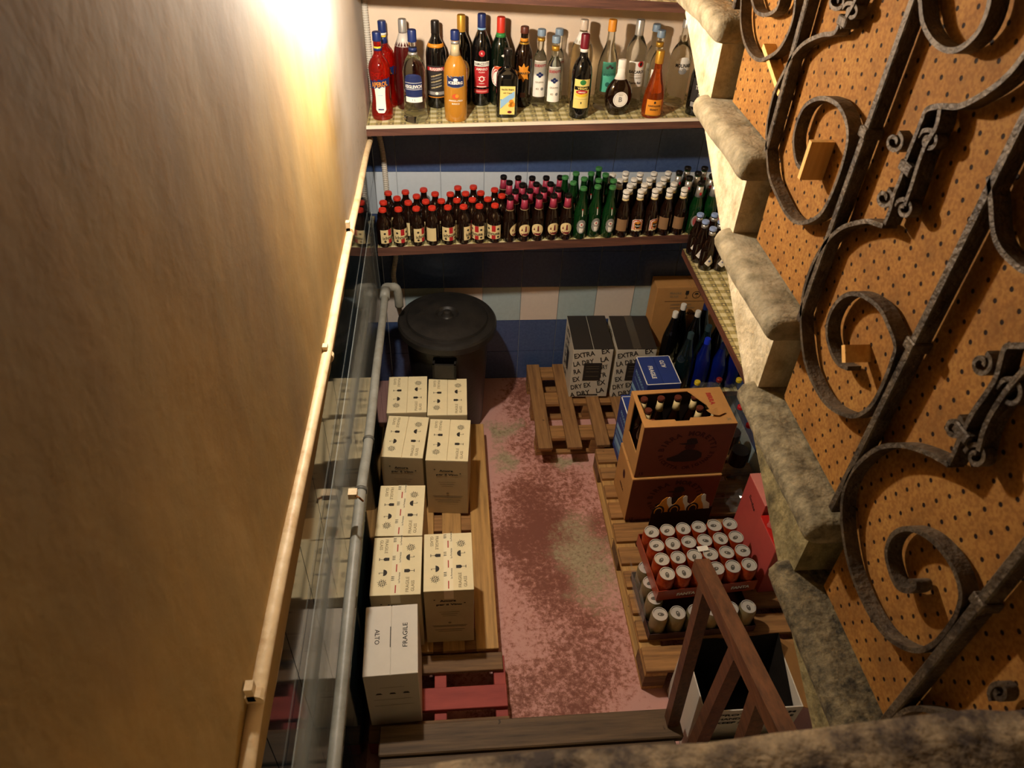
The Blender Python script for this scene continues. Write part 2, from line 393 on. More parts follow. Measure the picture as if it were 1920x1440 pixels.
    def flat(s, V2, F, O, U, W, M, sc=1., rot=0.):
        O, U, W = Vector(O), Vector(U), Vector(W); c, t = cos(rot), sin(rot)
        V = [O+U*((x*c-y*t)*sc)+W*((x*t+y*c)*sc) for x, y in V2]
        return s.add(V, F, M)
    def text(s, txt, O, U, W, h, M, bold=0., rot=0., wid=None):
        V, F, w_, hh = glyph(txt, bold)
        if not V: return s
        sc = h/hh
        if wid: V = [(x*wid/(w_*sc), y) for x, y in V]
        return s.flat(V, F, O, U, W, M, sc, rot)
    def build(s, name, parent=None, smooth=False, loc=None, rz=0., ang=None):
        me = bpy.data.meshes.new(name); me.from_pydata(s.v, [], s.f)
        for M in s.mats: me.materials.append(M)
        for p, k in zip(me.polygons, s.m): p.material_index = k; p.use_smooth = bool(smooth)
        me.validate(); me.update()
        if smooth and ang is not None:
            try: me.set_sharp_from_angle(angle=ang)
            except Exception: pass
        o = bpy.data.objects.new(name, me); COL.objects.link(o)
        if parent: o.parent = parent
        if loc is not None: o.location = loc
        if rz: o.rotation_euler.z = rz
        return o
def tag(o, label=None, cat=None, group=None, kind=None):
    if label: o['label'] = label
    if cat: o['category'] = cat
    if group: o['group'] = group
    if kind: o['kind'] = kind
    return o
def thing(name, label, cat, loc=(0, 0, 0), rz=0., group=None):
    o = bpy.data.objects.new(name, None); COL.objects.link(o); o.location = loc; o.rotation_euler.z = rz; o.empty_display_size = .05
    return tag(o, label, cat, group)
def copy_tree(o, parent=None):
    c = o.copy(); COL.objects.link(c); c.parent = parent
    for ch in list(o.children): copy_tree(ch, c)
    return c
def smoothpath(P, n=6):
    P = [Vector(p) for p in P]; out = []
    for i in range(len(P)-1):
        p0, p1, p2, p3 = P[max(i-1, 0)], P[i], P[i+1], P[min(i+2, len(P)-1)]
        for j in range(n):
            t = j/n; out.append(.5*((2*p1)+(p2-p0)*t+(2*p0-5*p1+4*p2-p3)*t*t+(3*p1-p0-3*p2+p3)*t**3))
    out.append(P[-1]); return out
def rough(o, amp, sc, seed=0.):
    """uneven worn surface"""
    me = o.data
    for v in me.vertices:
        n = noise.noise_vector(Vector(v.co)*sc+Vector((seed, seed, seed))); v.co += n*amp
    me.update()
def grid_box(x0, x1, y0, y1, z0, z1, step, M):
    """box whose faces are subdivided, for roughening"""
    b = MB(); k = b.mi(M); idx = {}
    nx, ny, nz = (max(1, round((q-p)/step)) for p, q in ((x0, x1), (y0, y1), (z0, z1)))
    def vid(i, j, l):
        if (i, j, l) not in idx:
            idx[(i, j, l)] = len(b.v); b.v.append((x0+(x1-x0)*i/nx, y0+(y1-y0)*j/ny, z0+(z1-z0)*l/nz))
        return idx[(i, j, l)]
    for i in range(nx):
        for j in range(ny):
            b.f.append((vid(i, j, nz), vid(i+1, j, nz), vid(i+1, j+1, nz), vid(i, j+1, nz)))
            b.f.append((vid(i, j+1, 0), vid(i+1, j+1, 0), vid(i+1, j, 0), vid(i, j, 0)))
    for i in range(nx):
        for l in range(nz):
            b.f.append((vid(i, 0, l), vid(i+1, 0, l), vid(i+1, 0, l+1), vid(i, 0, l+1)))
            b.f.append((vid(i, ny, l+1), vid(i+1, ny, l+1), vid(i+1, ny, l), vid(i, ny, l)))
    for j in range(ny):
        for l in range(nz):
            b.f.append((vid(0, j, l+1), vid(0, j+1, l+1), vid(0, j+1, l), vid(0, j, l)))
            b.f.append((vid(nx, j, l), vid(nx, j+1, l), vid(nx, j+1, l+1), vid(nx, j, l+1)))
    b.m = [k]*len(b.f); return b
X3, Y3, Z3 = Vector((1, 0, 0)), Vector((0, 1, 0)), Vector((0, 0, 1))
ORD = ['first', 'second', 'third', 'fourth', 'fifth', 'sixth', 'seventh', 'eighth', 'ninth', 'tenth']
# ================================================================== the room
def struct(b, name, smooth=False): return tag(b.build(name, smooth=smooth), kind='structure')
struct(MB().box(-.3, 1.9, -3.7, .1, -.1, 0, FLOOR), 'floor')
def tiles(axis, pos, a0, a1, rows, styles, sgn, grout=GROUT):
    """tiled wall: grout bed and one slightly proud tile per cell (20 x 21 cm)"""
    b = MB(); z0 = -.015; W = .2; H = .21; g = .0016; t = .004*sgn
    def bx(u0, u1, z_0, z_1, p0, p1, M):
        lo, hi = min(p0, p1), max(p0, p1)
        if axis == 'y': b.box(u0, u1, lo, hi, z_0, z_1, M)
        else: b.box(lo, hi, u0, u1, z_0, z_1, M)
    bx(a0, a1, 0, z0+H*rows, pos, pos-.09*sgn, grout)
    i = math.floor(a0/W+1e-6)
    while i*W < a1-1e-6:
        u0, u1 = max(a0, i*W)+g, min(a1, (i+1)*W)-g
        for j in range(rows):
            if u1-u0 > .01: bx(u0, u1, max(0, z0+j*H)+g, z0+(j+1)*H-g, pos, pos+t, styles(i, j))
        i += 1
    return b
back = lambda i, j: {0: T_NAVY, 1: T_NAVY, 2: (T_PALE if i % 2 == 0 else T_CREAM), 3: T_NAVY, 4: T_NAVY, 5: T_WHITE}.get(j, T_NAVY)
b = tiles('y', .004, -.1, 1.68, 7, back, -1)
b.box(-.1, 1.68, .0, .1, 1.457, 3.3, mat('pinkish_plaster', '#e6cdb2', .85, var=.1, vs=6, bump=.2, bs=20)); struct(b, 'wall_back')
# left wall: dark glazed tiles below, bulging old plaster above
b = tiles('x', -.104, -3.6, 0, 7, lambda i, j: T_DARK, 1, mat('dark_grout', '#5f6468', .7))
o = struct(b, 'wall_left_tiled')
b = grid_box(-.25, -.088, -3.6, 0, 1.458, 3.3, .07, PLASTER); o = struct(b, 'wall_left', True)
for v in o.data.vertices:
    if v.co.x > -.1:
        n = noise.noise(Vector(v.co)*1.3)*.010+noise.noise(Vector(v.co)*4)*.003
        v.co.x += n*min(1, (v.co.z-1.45)*4+.15)
b = tiles('x', 1.684, -3.6, 0, 5, lambda i, j: T_PALE if j != 1 else T_NAVY, -1)
b.box(1.68, 1.78, -3.6, .1, 1.036, 3.3, mat('tan_plaster', '#c9b38d', .85, bump=.3, bs=10, var=.2, vs=4)); struct(b, 'wall_right')  # plain tan plaster above the tiles
struct(MB().box(-.1, 1.68, -3.6, -3.0, 0, 1.99, LIME), 'wall_front')
struct(MB().box(-.3, 1.9, -1.7, .1, 3.3, 3.4, mat('ceiling_plaster', '#c9b38d', .9, bump=.2)), 'ceiling')
# ------------------------------------------------------------------ lamp on the plaster wall, just above the picture
t = thing('wall_lamp', 'bare warm bulb on a small wall holder above the shelves', 'lamp', LAMP)
b = MB(); b.lathe([(.034, 0), (.034, .02), (.02, .03), (.018, .075), (.022, .08)], CREAMP, ax=Matrix.Rotation(pi/2, 3, 'Y')); b.build('holder', t, True, loc=(-.118, 0, .05), ang=.6)
EM = bpy.data.materials.new('glowing_bulb'); EM.use_nodes = True; nt = EM.node_tree; nt.nodes.clear()
e = nt.nodes.new('ShaderNodeEmission'); e.inputs[0].default_value = (*LAMP_COL, 1); e.inputs[1].default_value = LAMP_POWER
q = nt.nodes.new('ShaderNodeOutputMaterial'); nt.links.new(e.outputs[0], q.inputs[0])
b = MB(); b.lathe([(.001, -.03)]+[(.03*cos(a), .03*sin(a)) for a in [radians(x) for x in range(-70, 71, 20)]]+[(.001, .03)], EM, seg=16); b.build('bulb', t, True)
# ------------------------------------------------------------------ stone staircase, climbing away along the right wall
TR = {-4: (-.13, 2.83), -3: (-.45, 2.645), -2: (-.77, 2.455), -1: (-1.10, 2.27), 0: (-1.425, 2.085), 1: (-1.745, 1.895), 2: (-2.06, 1.705), 3: (-2.40, 1.535)}
t = thing('stone_staircase', 'worn stone steps with rounded edges climbing beside the pegboard', 'staircase', (0, 0, 0))
for k, (yf, z) in TR.items():
    yn = TR[k+1][0] if k+1 in TR else -2.80
    zn = TR[k+1][1] if k+1 in TR else 1.36
    r = .026; x0, x1, y0, y1, z0, z1 = .838, 1.675, yn-.035, yf+.02, z-.056, z
    b = grid_box(x0, x1, y0, y1, z0, z1, .014 if k > -2 else .03, DSTONE if k >= 3 else MSTONE if k == 2 else STONE)
    for i, v in enumerate(b.v):
        c = [min(max(v[0], x0+r), x1-r), min(max(v[1], y0+r), y1-.004), min(max(v[2], z0+r), z1-r)]
        d = Vector(v)-Vector(c)
        if d.length > 1e-6:
            d = d.normalized()*r; p = Vector(c)+d
        else: p = Vector(v)
        n = noise.noise_vector(p*6+Vector((k*3, 0, 0)))*.004+noise.noise_vector(p*40)*.001
        b.v[i] = tuple(p+n)
    b.build('tread', t, True)
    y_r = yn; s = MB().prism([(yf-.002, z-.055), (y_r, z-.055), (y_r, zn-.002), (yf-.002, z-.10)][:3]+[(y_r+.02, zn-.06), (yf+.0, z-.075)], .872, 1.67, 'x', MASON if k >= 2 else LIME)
    s.build('step_body', t)
# ------------------------------------------------------------------ perforated board standing behind the railing
def foot(y):
    z = 1.36
    for k, (yf, zz) in TR.items():
        yn = TR[k+1][0] if k+1 in TR else -2.80
        if yn <= y <= yf+.001: z = max(z, zz)
    return z
pts = []
for k in sorted(TR):
    if k < -2: continue
    yf, z = TR[k]; yn = TR[k+1][0]-.036 if k+1 in TR else -2.84
    y_s = yf-.040
    pts += [(y_s, z+.006), (yn-.002, z+.006)]
pts += [(-2.842, 1.40), (-2.900, 1.37), (-2.900, 2.44), (-.81, 3.24)]
b = MB().prism(pts, .912, .918, 'x', PEG)
tag(b.build('pegboard_panel'), 'orange brown perforated hardboard sheet fixed behind the iron stair railing', 'panel')
# ------------------------------------------------------------------ wrought-iron railing
R_ = thing('iron_railing', 'dark wrought iron stair railing with scrolls and curled leaves', 'railing', (0, 0, 0))
XA, XB = .882, .906
def P(px, py, x=.884): q = at_x(px, py, x); return (q.y, q.z)
feet = {-2: (-1.075, 2.46), -1: (-1.415, 2.275), 0: (P(1440, 268)[0], 2.09), 1: (P(1500, 592)[0], 1.90), 2: (P(1560, 950)[0], 1.71), 3: (P(1660, 1350)[0], 1.54)}
for k, (y, z) in feet.items():
    b = MB().bbox(XA, XB, y-.008, y+.008, z+.006, z+1.02, IRON, .002)
    b.build('baluster', R_)
    c = MB().bbox(XA-.004, XB+.002, y-.012, y+.012, z+.36, z+.378, IRON, .002); c.build('collar', R_)
ys = sorted(feet.values())
MB().strip([(-2.94, 2.44), (-1.0, 3.49)], XA-.006, XB+.006, .012, IRON).build('handrail', R_)
MB().bbox(XA, XB, -2.895, -2.88, 1.42, 2.45, IRON, .002).build('baluster', R_)
def scroll(pts, nm='scroll', th=.0075, xa=XA, xb=XB, n=5):
    path = smoothpath([(0, *P(*p)) for p in pts], n); path = [(p.y, p.z) for p in path]
    return MB().strip(path, xa, xb, th, IRON).build(nm, R_, smooth=True, ang=.7)
def curl(cx, cy, R, a0, turns=1.25, sg=1, lead=(), nm='leaf_curl', asp=1.15):
    pts = list(lead)
    n = int(turns*10)
    for i in range(n+1):
        a = radians(a0)+sg*2*pi*turns*i/n; r = R*(1-.75*i/n)
        pts.append((cx+r*cos(a), cy+r*sin(a)*asp))
    return scroll(pts, nm, .006, XA+.002, XB-.006, 3)
scroll([(1391, -60), (1391, 0), (1390, 36), (1394, 69), (1405, 97), (1422, 112), (1440, 108), (1462, 92), (1482, 55), (1492, 10), (1490, -40)])
scroll([(1405, -30), (1411, 0), (1419, 22), (1436, 28), (1455, 19), (1463, 0), (1466, -30)])
scroll([(1576, 38), (1566, 61), (1540, 66), (1508, 82), (1485, 108), (1472, 133), (1456, 165), (1447, 194), (1440, 230), (1438, 264), (1440, 300), (1444, 333), (1460, 372), (1478, 404), (1500, 418), (1532, 408), (1552, 382), (1572, 335), (1585, 292), (1591, 255), (1586, 222), (1569, 194), (1540, 184), (1512, 197), (1496, 228), (1489, 264), (1494, 303), (1505, 318)])
scroll([(1657, 424), (1640, 418), (1622, 415), (1580, 427), (1549, 456), (1525, 495), (1508, 547), (1503, 602), (1510, 675), (1530, 727), (1556, 762), (1594, 780), (1622, 772), (1642, 750), (1660, 713), (1674, 675), (1680, 648), (1667, 610), (1650, 578), (1622, 556), (1594, 551), (1570, 567), (1554, 599), (1552, 630), (1560, 661), (1573, 682), (1591, 691)])
scroll([(1780, 872), (1765, 862), (1737, 848), (1693, 835), (1649, 840), (1613, 867), (1591, 898), (1580, 942), (1582, 1000), (1595, 1066), (1622, 1133), (1653, 1182), (1684, 1208), (1720, 1220), (1751, 1208), (1777, 1180), (1796, 1148), (1803, 1111), (1791, 1070), (1768, 1033), (1737, 1004), (1702, 991), (1675, 1003), (1663, 1035), (1671, 1075), (1684, 1100), (1702, 1108), (1716, 1102), (1717, 1092), (1706, 1090)])
scroll([(1722, -40), (1727, 0), (1732, 42), (1749, 75), (1771, 92), (1793, 94), (1816, 81), (1838, 56), (1854, 17), (1862, -30)])
scroll([(1960, 40), (1940, 78), (1918, 108), (1893, 139), (1860, 167), (1824, 189), (1796, 200), (1766, 199), (1740, 205), (1730, 225), (1720, 250), (1710, 275), (1699, 303), (1690, 335), (1679, 361), (1671, 392), (1660, 420)])
scroll([(1764, 205), (1757, 238), (1738, 270), (1724, 306), (1712, 345), (1698, 385)], 'stem')
scroll([(1855, 330), (1860, 380), (1864, 432), (1875, 463), (1896, 488), (1925, 508), (1960, 500)])
scroll([(1980, 560), (1955, 620), (1930, 646), (1905, 648), (1886, 652), (1876, 685), (1868, 710), (1848, 742), (1827, 772), (1812, 800), (1800, 825), (1790, 850), (1780, 870)])
scroll([(1925, 690), (1905, 712), (1880, 745), (1858, 780), (1845, 810), (1836, 845)], 'stem')
scroll([(1660, 1372), (1684, 1343), (1711, 1329), (1746, 1333), (1786, 1352), (1830, 1400)])
scroll([(1612, -30), (1605, 0), (1590, 28), (1577, 52)], 'stem')
for a in ((1675, 266, 18, -60), (1656, 371, 17, -60), (1838, 682, 21, -60), (1787, 800, 20, -60), (1566, 2, 17, -60), (1872, 1300, 20, 140)): curl(*a)
for a in ((1740, 264, 20, 200), (1694, 392, 18, 200), (1893, 738, 27, 200), (1828, 856, 22, 200), (1594, 22, 16, 200)): curl(*a)
for px, py in ((1701, 315), (1806, 812), (1582, 40)):
    y, z = P(px, py); MB().bbox(XA-.003, XB, y-.016, y+.016, z-.008, z+.008, IRON, .002).build('collar', R_)
WEDGE = wood('pale_wedge_wood', '#e3b467', '#c08a45', 'z')
for p0, p1, lab, xx in (((1430, 86), (1460, 176), 'long pale wooden wedge jammed under the upper railing scroll', .886), ((1520, 264), (1497, 335), 'pale wooden wedge stuck upright inside the middle scroll', .868), ((1581, 647), (1582, 680), 'short pale wooden block jammed inside the lower scroll', .868)):
    a, c = P(*p0, xx), P(*p1, xx)
    o = MB().strip([a, c], xx, .9115, .011, WEDGE).build('wooden_wedge'); tag(o, lab, 'wedge', 'wedges holding the pegboard')
# ------------------------------------------------------------------ stone ledge under the camera
b = grid_box(-.085, 1.5, -3.5, -2.933, 2.0, 2.100, .03, STONE2); o = b.build('stone_ledge', smooth=True)
for v in o.data.vertices:
    if v.co.y > -3.0: v.co.y += .034*(v.co.x-.42)
    if v.co.y > -3.0 and v.co.z > 2.08: v.co.z -= .006*(v.co.y+3.0)/.065
rough(o, .007, 7); rough(o, .003, 25)
tag(o, 'rough mottled stone ledge across the bottom, above the pit', 'ledge')
# ------------------------------------------------------------------ pipes and conduits on the left
t = thing('cream_wall_pipe', 'cream painted pipe running along the foot of the plaster wall', 'pipe')
pp = [at_x(x, y, -.080) for x, y in ((694, 262), (686, 290), (672, 362), (655, 440), (634, 545), (614, 655), (580, 818), (541, 1000), (505, 1180), (478, 1330), (462, 1440))]
pp.append(pp[-1]+(pp[-1]-pp[-2])*2)
MB().tube(smoothpath(pp, 6), .0125, CREAMP, 12).build('pipe', t, True)
for x, y in ((655, 434), (614, 668), (477, 1306)):
    q = at_x(x, y, -.080); m_ = MB().tube([q+Vector((0, .008, 0)), q-Vector((0, .008, 0))], .016, CREAMP, 12); m_.box(-.088, -.076, q.y-.008, q.y+.008, q.z, q.z+.035, CREAMP); m_.build('clip', t)
b = grid_box(-.105, -.093, -3.0, -.02, 1.442, 1.462, .03, CREAMP)
rough(tag(b.build('trim_1'), kind='structure'), .003, 14)
t = thing('grey_drain_pipe', 'grey plastic drain pipe with elbow running low along the tiled wall', 'pipe')
pp = [at_x(x, y, -.062) for x, y in ((722, 552), (716, 610), (706, 690), (691, 825), (677, 920), (658, 1100), (640, 1290), (625, 1440))]
pp.append(pp[-1]+(pp[-1]-pp[-2])*1.5)
MB().tube(smoothpath(pp, 5), .0165, GREYP, 16).build('pipe', t, True)
p0 = pp[0]; MB().tube([p0+Vector((0, -.03, 0)), p0+Vector((0, .03, .004))], .0225, GREYP, 16).build('joint', t, True)
e = [p0+Vector((0, .02, .0)), p0+Vector((0, .055, .0)), p0+Vector((.02, .075, -.01)), p0+Vector((.045, .08, -.02)), p0+Vector((.052, .08, -.06)), p0+Vector((.053, .08, -.12))]
MB().tube(smoothpath(e, 5), .020, GREYP, 16).build('elbow', t, True)
for i in (3, 4):
    q = pp[i]; MB().tube([q+Vector((0, -.006, 0)), q+Vector((0, .006, 0))], .0195, mat('pipe_clip_grey', '#55534c', .5), 16).build('clip', t, True)
q = at_x(668, 935, -.055); b = MB().box(q.x-.02, q.x+.005, q.y-.012, q.y+.012, q.z+.012, q.z+.032, CREAMP); b.tube([q+Vector((-.01, 0, .02)), q+Vector((.012, -.02, .028)), q+Vector((.02, -.01, 0))], .003, mat('rust', '#7b4a1c', .8), 6); b.build('bracket', t)
def conduit(name, pts, lab, r=.0125):
    P_ = smoothpath(pts, 6); out = []; acc = 0
    for a, c in zip(P_[:-1], P_[1:]):
        n = max(1, int((c-a).length/.0022))
        for j in range(n): out.append(a+(c-a)*j/n)
    o = MB().tube(out, lambda i: r if i % 4 < 2 else r*.86, CONDUIT, 12).build(name, smooth=False)
    return tag(o, lab, 'conduit')
conduit('corrugated_conduit', [(-.072, -.03, 2.6), (-.076, -.028, 2.1), (-.072, -.024, 1.6), (-.064, -.022, 1.45), (-.05, -.024, 1.3), (-.05, -.03, 1.0), (-.045, -.04, .94), (-.025, -.07, .86), at_y(738, 520, -.10), at_y(751, 568, -.135)], 'white corrugated conduit dropping down the corner behind the shelves')
# clear sheet leaning on the tiles
t0 = [at_x(x, y, -.090) for x, y in ((697, 398), (653, 707), (610, 1000), (550, 1428))]
b = MB(); top = [(q.y, q.z) for q in t0]+[(-3.0, t0[-1].z)]
b.prism(top+[(-3.0, .62), (-.25, .62)], -.0925, -.0895, 'x', PLEXI)
o = b.build('acrylic_sheet'); tag(o, 'clear acrylic sheet leaning on the dark glazed tiles behind the grey pipe', 'sheet')
# ================================================================== shelves
S1 = lambda x: 1.573+.031*x          # top of the liquor shelf
S2 = lambda x: 1.030+.040*x          # top of the beer shelf
def shelf(name, lab, x0, x1, y0, y1, zf, th, W, trim=None):
    t = thing(name, lab, 'shelf')
    def slab(a, b_, c, d, zt, zb, M):
        V = [(a, c, zf(a)+zb), (b_, c, zf(b_)+zb), (a, d, zf(a)+zb), (b_, d, zf(b_)+zb), (a, c, zf(a)+zt), (b_, c, zf(b_)+zt), (a, d, zf(a)+zt), (b_, d, zf(b_)+zt)]
        return MB().add(V, [(0, 2, 3, 1), (4, 5, 7, 6), (0, 1, 5, 4), (2, 6, 7, 3), (0, 4, 6, 2), (1, 3, 7, 5)], M)
    slab(x0, x1, y0, y1, -.0015, -th, W).build('board', t)
    slab(x0+.002, x1-.002, y0+.004, y1-.002, 0, -.0012, CLOTH).build('liner', t)
    if trim: slab(x0, x1, y0-.003, y0+.008, .001, -.010, trim).build('edging', t)
    return t
shelf('wall_shelf', 'upper dark wood shelf with pale edging holding the liquor bottles', -.085, 1.66, -.30, -.002, S1, .040, SHELFW, mat('pale_edging', '#e9dcc6', .4))
shelf('wall_shelf', 'middle dark wood shelf with checked oilcloth holding the beer bottles', -.085, 1.315, -.30, -.002, S2, .042, SHELFW)
S3 = lambda x: 1.012
shelf('wall_shelf', 'dark wood shelf with checked oilcloth running along the wall under the stairs', 1.300, 1.675, -2.3, -.302, S3, .034, SHELFWY)
shelf('wall_shelf', 'low shelf with checked oilcloth near the floor holding dark wine bottles', 1.300, 1.675, -.50, -.002, lambda x: .300, .03, SHELFWY)
shelf('wall_shelf', 'highest dark wood shelf, added above the liquor bottles to shade the wall', -.085, 1.66, -.30, -.002, lambda x: 2.070-.03*x, .035, SHELFW)  # upper shelf added so that its shadow falls on the wall top
# ================================================================== bottles
def patch(b, prof_r, th0, th1, z0, z1, M, off=.0004, n=10, mz=1):
    V = []; F = []
    for j in range(mz+1):
        z = z0+(z1-z0)*j/mz; r = prof_r(z)+off
        for i in range(n+1):
            th = th0+(th1-th0)*i/n; V.append((r*sin(th), -r*cos(th), z))
    for j in range(mz):
        for i in range(n):
            a = j*(n+1)+i; F.append((a, a+1, a+n+2, a+n+1))
    return b.add(V, F, M)
def blob(b, prof_r, s0, z0, pts, M, off=.0008, rings=3):
    """star-shaped patch wrapped on the bottle; pts are (ds, dz) around (s0, z0), metres along the surface"""
    R = prof_r(z0); V = []; F = []
    def sp(s, z): th = s/R; r = prof_r(z)+off; return (r*sin(th), -r*cos(th), z)
    V.append(sp(s0, z0)); n = len(pts)
    for k in range(1, rings+1):
        for p in pts: V.append(sp(s0+p[0]*k/rings, z0+p[1]*k/rings))
    for i in range(n): F.append((0, 1+i, 1+(i+1) % n))
    for k in range(rings-1):
        for i in range(n):
            a = 1+k*n+i; c = 1+k*n+(i+1) % n; F.append((a, a+n, c+n, c))
    return b.add(V, F, M)
def circ(rx, rz=None, n=20): rz = rz or rx; return [(rx*cos(2*pi*i/n), rz*sin(2*pi*i/n)) for i in range(n)]
def dens(pts, n=4): return [(pts[i][0]+(pts[(i+1) % len(pts)][0]-pts[i][0])*j/n, pts[i][1]+(pts[(i+1) % len(pts)][1]-pts[i][1])*j/n) for i in range(len(pts)) for j in range(n)]
def wtext(b, prof_r, s, s0, z0, h, M, bold=0., off=.0010, rot=0., wid=None):
    V, F, w_, hh = glyph(s, bold); sc = h/hh; R = prof_r(z0); out = []; kx = (wid/(w_*sc)) if wid else 1
    for x, y in V:
        x, y = x*sc*kx, y*sc; x, y = x*cos(rot)-y*sin(rot), x*sin(rot)+y*cos(rot)
        th = (s0+x)/R; r = prof_r(z0+y)+off; out.append((r*sin(th), -r*cos(th), z0+y))
    return b.add(out, F, M)
def rfun(prof):
    def f(z):
        for (r0, z0), (r1, z1) in zip(prof[:-1], prof[1:]):
            if z0 <= z <= z1 and z1 > z0: return r0+(r1-r0)*(z-z0)/(z1-z0)
        return prof[-1][0]
    return f
def profile(kind, R, H, nr=.0135):
    """glass outline (r, z) up to just under the cap"""
    if kind == 'wine':   q = [(.93, 0), (1, .02), (1, .60), (.97, .66), (.85, .72), (.60, .785), ('n', .84), ('n', 1)]
    elif kind == 'liquor': q = [(.92, 0), (1, .02), (1, .52), (.98, .58), (.88, .64), (.66, .70), (.42, .74), ('n', .78), ('n', 1)]
    elif kind == 'waist': q = [(.95, 0), (1, .03), (.99, .12), (.84, .22), (.82, .32), (.90, .45), (.97, .55), (.96, .62), (.80, .68), (.50, .73), ('n', .78), ('n', 1)]
    elif kind == 'flare': q = [(1.0, 0), (1.04, .02), (.96, .14), (.90, .30), (.92, .50), (.94, .56), (.88, .62), (.66, .69), (.42, .73), ('n', .78), ('n', 1)]
    elif kind == 'taper': q = [(1.02, 0), (1.06, .02), (1, .12), (.96, .40), (.92, .52), (.70, .63), (.48, .71), ('n', .78), ('n', 1)]
    elif kind == 'stubby': q = [(.9, 0), (1, .03), (1, .55), (.98, .62), (.87, .69), (.64, .755), (.50, .79), ('n', .83), ('n', 1)]
    elif kind == 'longneck': q = [(.9, 0), (1, .02), (1, .46), (.97, .52), (.84, .60), (.62, .70), (.48, .80), ('n', .90), ('n', 1)]
    elif kind == 'cognac': q = [(.92, 0), (1, .03), (1.0, .20), (.96, .32), (.80, .46), (.58, .58), (.42, .68), ('n', .74), ('n', 1)]
    elif kind == 'round': q = [(.55, 0), (.62, .02), (.85, .12), (1, .28), (1.0, .38), (.90, .50), (.66, .60), (.40, .67), ('n', .72), ('n', 1)]
    elif kind == 'square': q = [(.95, 0), (1, .02), (1, .56), (.97, .62), (.80, .68), (.45, .73), ('n', .77), ('n', 1)]
    elif kind == 'champ': q = [(.92, 0), (1, .02), (1, .42), (.96, .52), (.80, .63), (.58, .74), (.44, .84), ('n', .92), ('n', 1)]
    elif kind == 'pet': q = [(.80, 0), (.95, .02), (1, .06), (.96, .12), (1, .2), (1, .45), (.92, .50), (1, .55), (.98, .68), (.80, .78), (.50, .87), ('n', .93), ('n', 1)]
    p = [((nr if a == 'n' else a*R), z*H) for a, z in q]; out = [p[0]]
    for i in range(1, len(p)-1):    # round the joints once
        a, c, d = p[i-1], p[i], p[i+1]
        out += [(c[0]*.75+a[0]*.25, c[1]*.75+a[1]*.25), (c[0]*.75+d[0]*.25, c[1]*.75+d[1]*.25)]
    out.append(p[-1]); return out
G = {
 'brown': mat('brown_glass', '#1a0b05', .06, coat=.6), 'black': mat('black_glass', '#0b0a09', .06, coat=.6),
 'green': mat('green_glass', '#0d3a16', .07, coat=.6, trans=.35), 'dgreen': mat('dark_green_glass', '#0a150c', .07, coat=.6),
 'clear': mat('clear_glass', '#f0f2ea', .03, trans=1., ior=1.36), 'red': mat('red_aperitif', '#d01a0a', .05, coat=.6, trans=.8, ior=1.36),
 'dred': mat('dark_red_liqueur', '#4a0d0e', .06, coat=.6, trans=.2), 'orange': mat('cloudy_orange_liqueur', '#c98a2e', .12, coat=.5, trans=.25),
 'amber': mat('amber_brandy', '#b84a12', .04, trans=.75, ior=1.36, coat=.3), 'blue': mat('blue_glass', '#0c1e7a', .07, coat=.6, trans=.3), 'teal': mat('dark_teal_glass', '#0a1a1c', .1, coat=.5),
 'pale': mat('pale_gold_glass', '#eadfbe', .03, trans=1., ior=1.36)}
SIL = mat('silver_foil', '#c9c6bf', .3, metal=.7); GOLD = mat('gold_foil', '#c99433', .35, metal=.5); NAVYC = mat('navy_cap', '#1a2a5e', .35); REDCAP = mat('red_cap', '#c8321f', .4)
DCAP = mat('dark_cap', '#17120f', .3); WCAP = mat('white_foil', '#e8e2d6', .45); BCAP = mat('pale_blue_cap', '#8fa3cf', .4); PINKF = mat('raspberry_foil', '#9c3046', .45); CREAML = mat('cream_label', '#e6cf97', .55)
YEL = mat('yellow_print', '#e2c236', .5); YLAB = mat('yellow_label', '#e6cf76', .5); ORL = mat('orange_label', '#d98a24', .5); GRN = mat('green_print', '#2f7a3a', .5); TEAL = mat('teal_label', '#4fa88c', .45); DLAB = mat('charcoal_label', '#2a2624', .5)
LBLUE = mat('sky_blue_print', '#8fb8d8', .5); DNAVY = mat('navy_label', '#1f2a55', .45); REDL = mat('red_label', '#b3262a', .45); ORED = mat('orange_red_label', '#c4502a', .45); GREYL = mat('grey_label', '#8d8a86', .45); MAROON = mat('maroon_foil', '#6d1420', .4); BRN = mat('brown_red_cap', '#5c2c1e', .4)
def bottle(name, glass, kind, R, H, cap, deco=None, deco2=None, nr=.0135, ch=.035, neck=None, seg=24, flat=None, cr=None):
    """a bottle as a thing: glass, cap, label; deco(b, r, R, H) draws the label; cap = material"""
    t = thing(name, None, 'bottle'); pf = profile(kind, R, H, nr); r = rfun(pf)
    b = MB(); b.lathe(pf, G[glass], seg=seg, sq=2.5 if kind == 'square' else 0.)
    g = b.build('glass', t, True, ang=.9)
    c = MB(); k = cr or nr+.0012
    c.lathe([(k, H-ch), (k*1.03, H-ch+.002), (k, H-ch+.006), (k, H-.002), (k*.9, H+.0015), (0.0005, H+.002)], cap, seg=16); c.build('cap', t, True, ang=.7)
    if neck:
        for z0, z1, M in neck:
            n = MB(); n.lathe([(r(H*z0)+.0006, H*z0), (r(H*z0*.5+H*z1*.5)+.0007, H*(z0+z1)/2), (r(H*z1)+.0006, H*z1)], M, seg=16); n.build('neck_foil', t, True)
    if deco:
        l = MB(); deco(l, r, R, H)
        if l.v: l.build('label', t)
    if deco2:
        l = MB(); deco2(l, r, R, H); l.build('back_label', t)
    if flat:
        for ch_ in t.children: ch_.scale = (1, flat, 1)
    return t
def put(t, p, rz=0., lab=None, grp=None):
    t.location = p; t.rotation_euler.z = rz
    if lab: t['label'] = lab
    if grp: t['group'] = grp
    return t
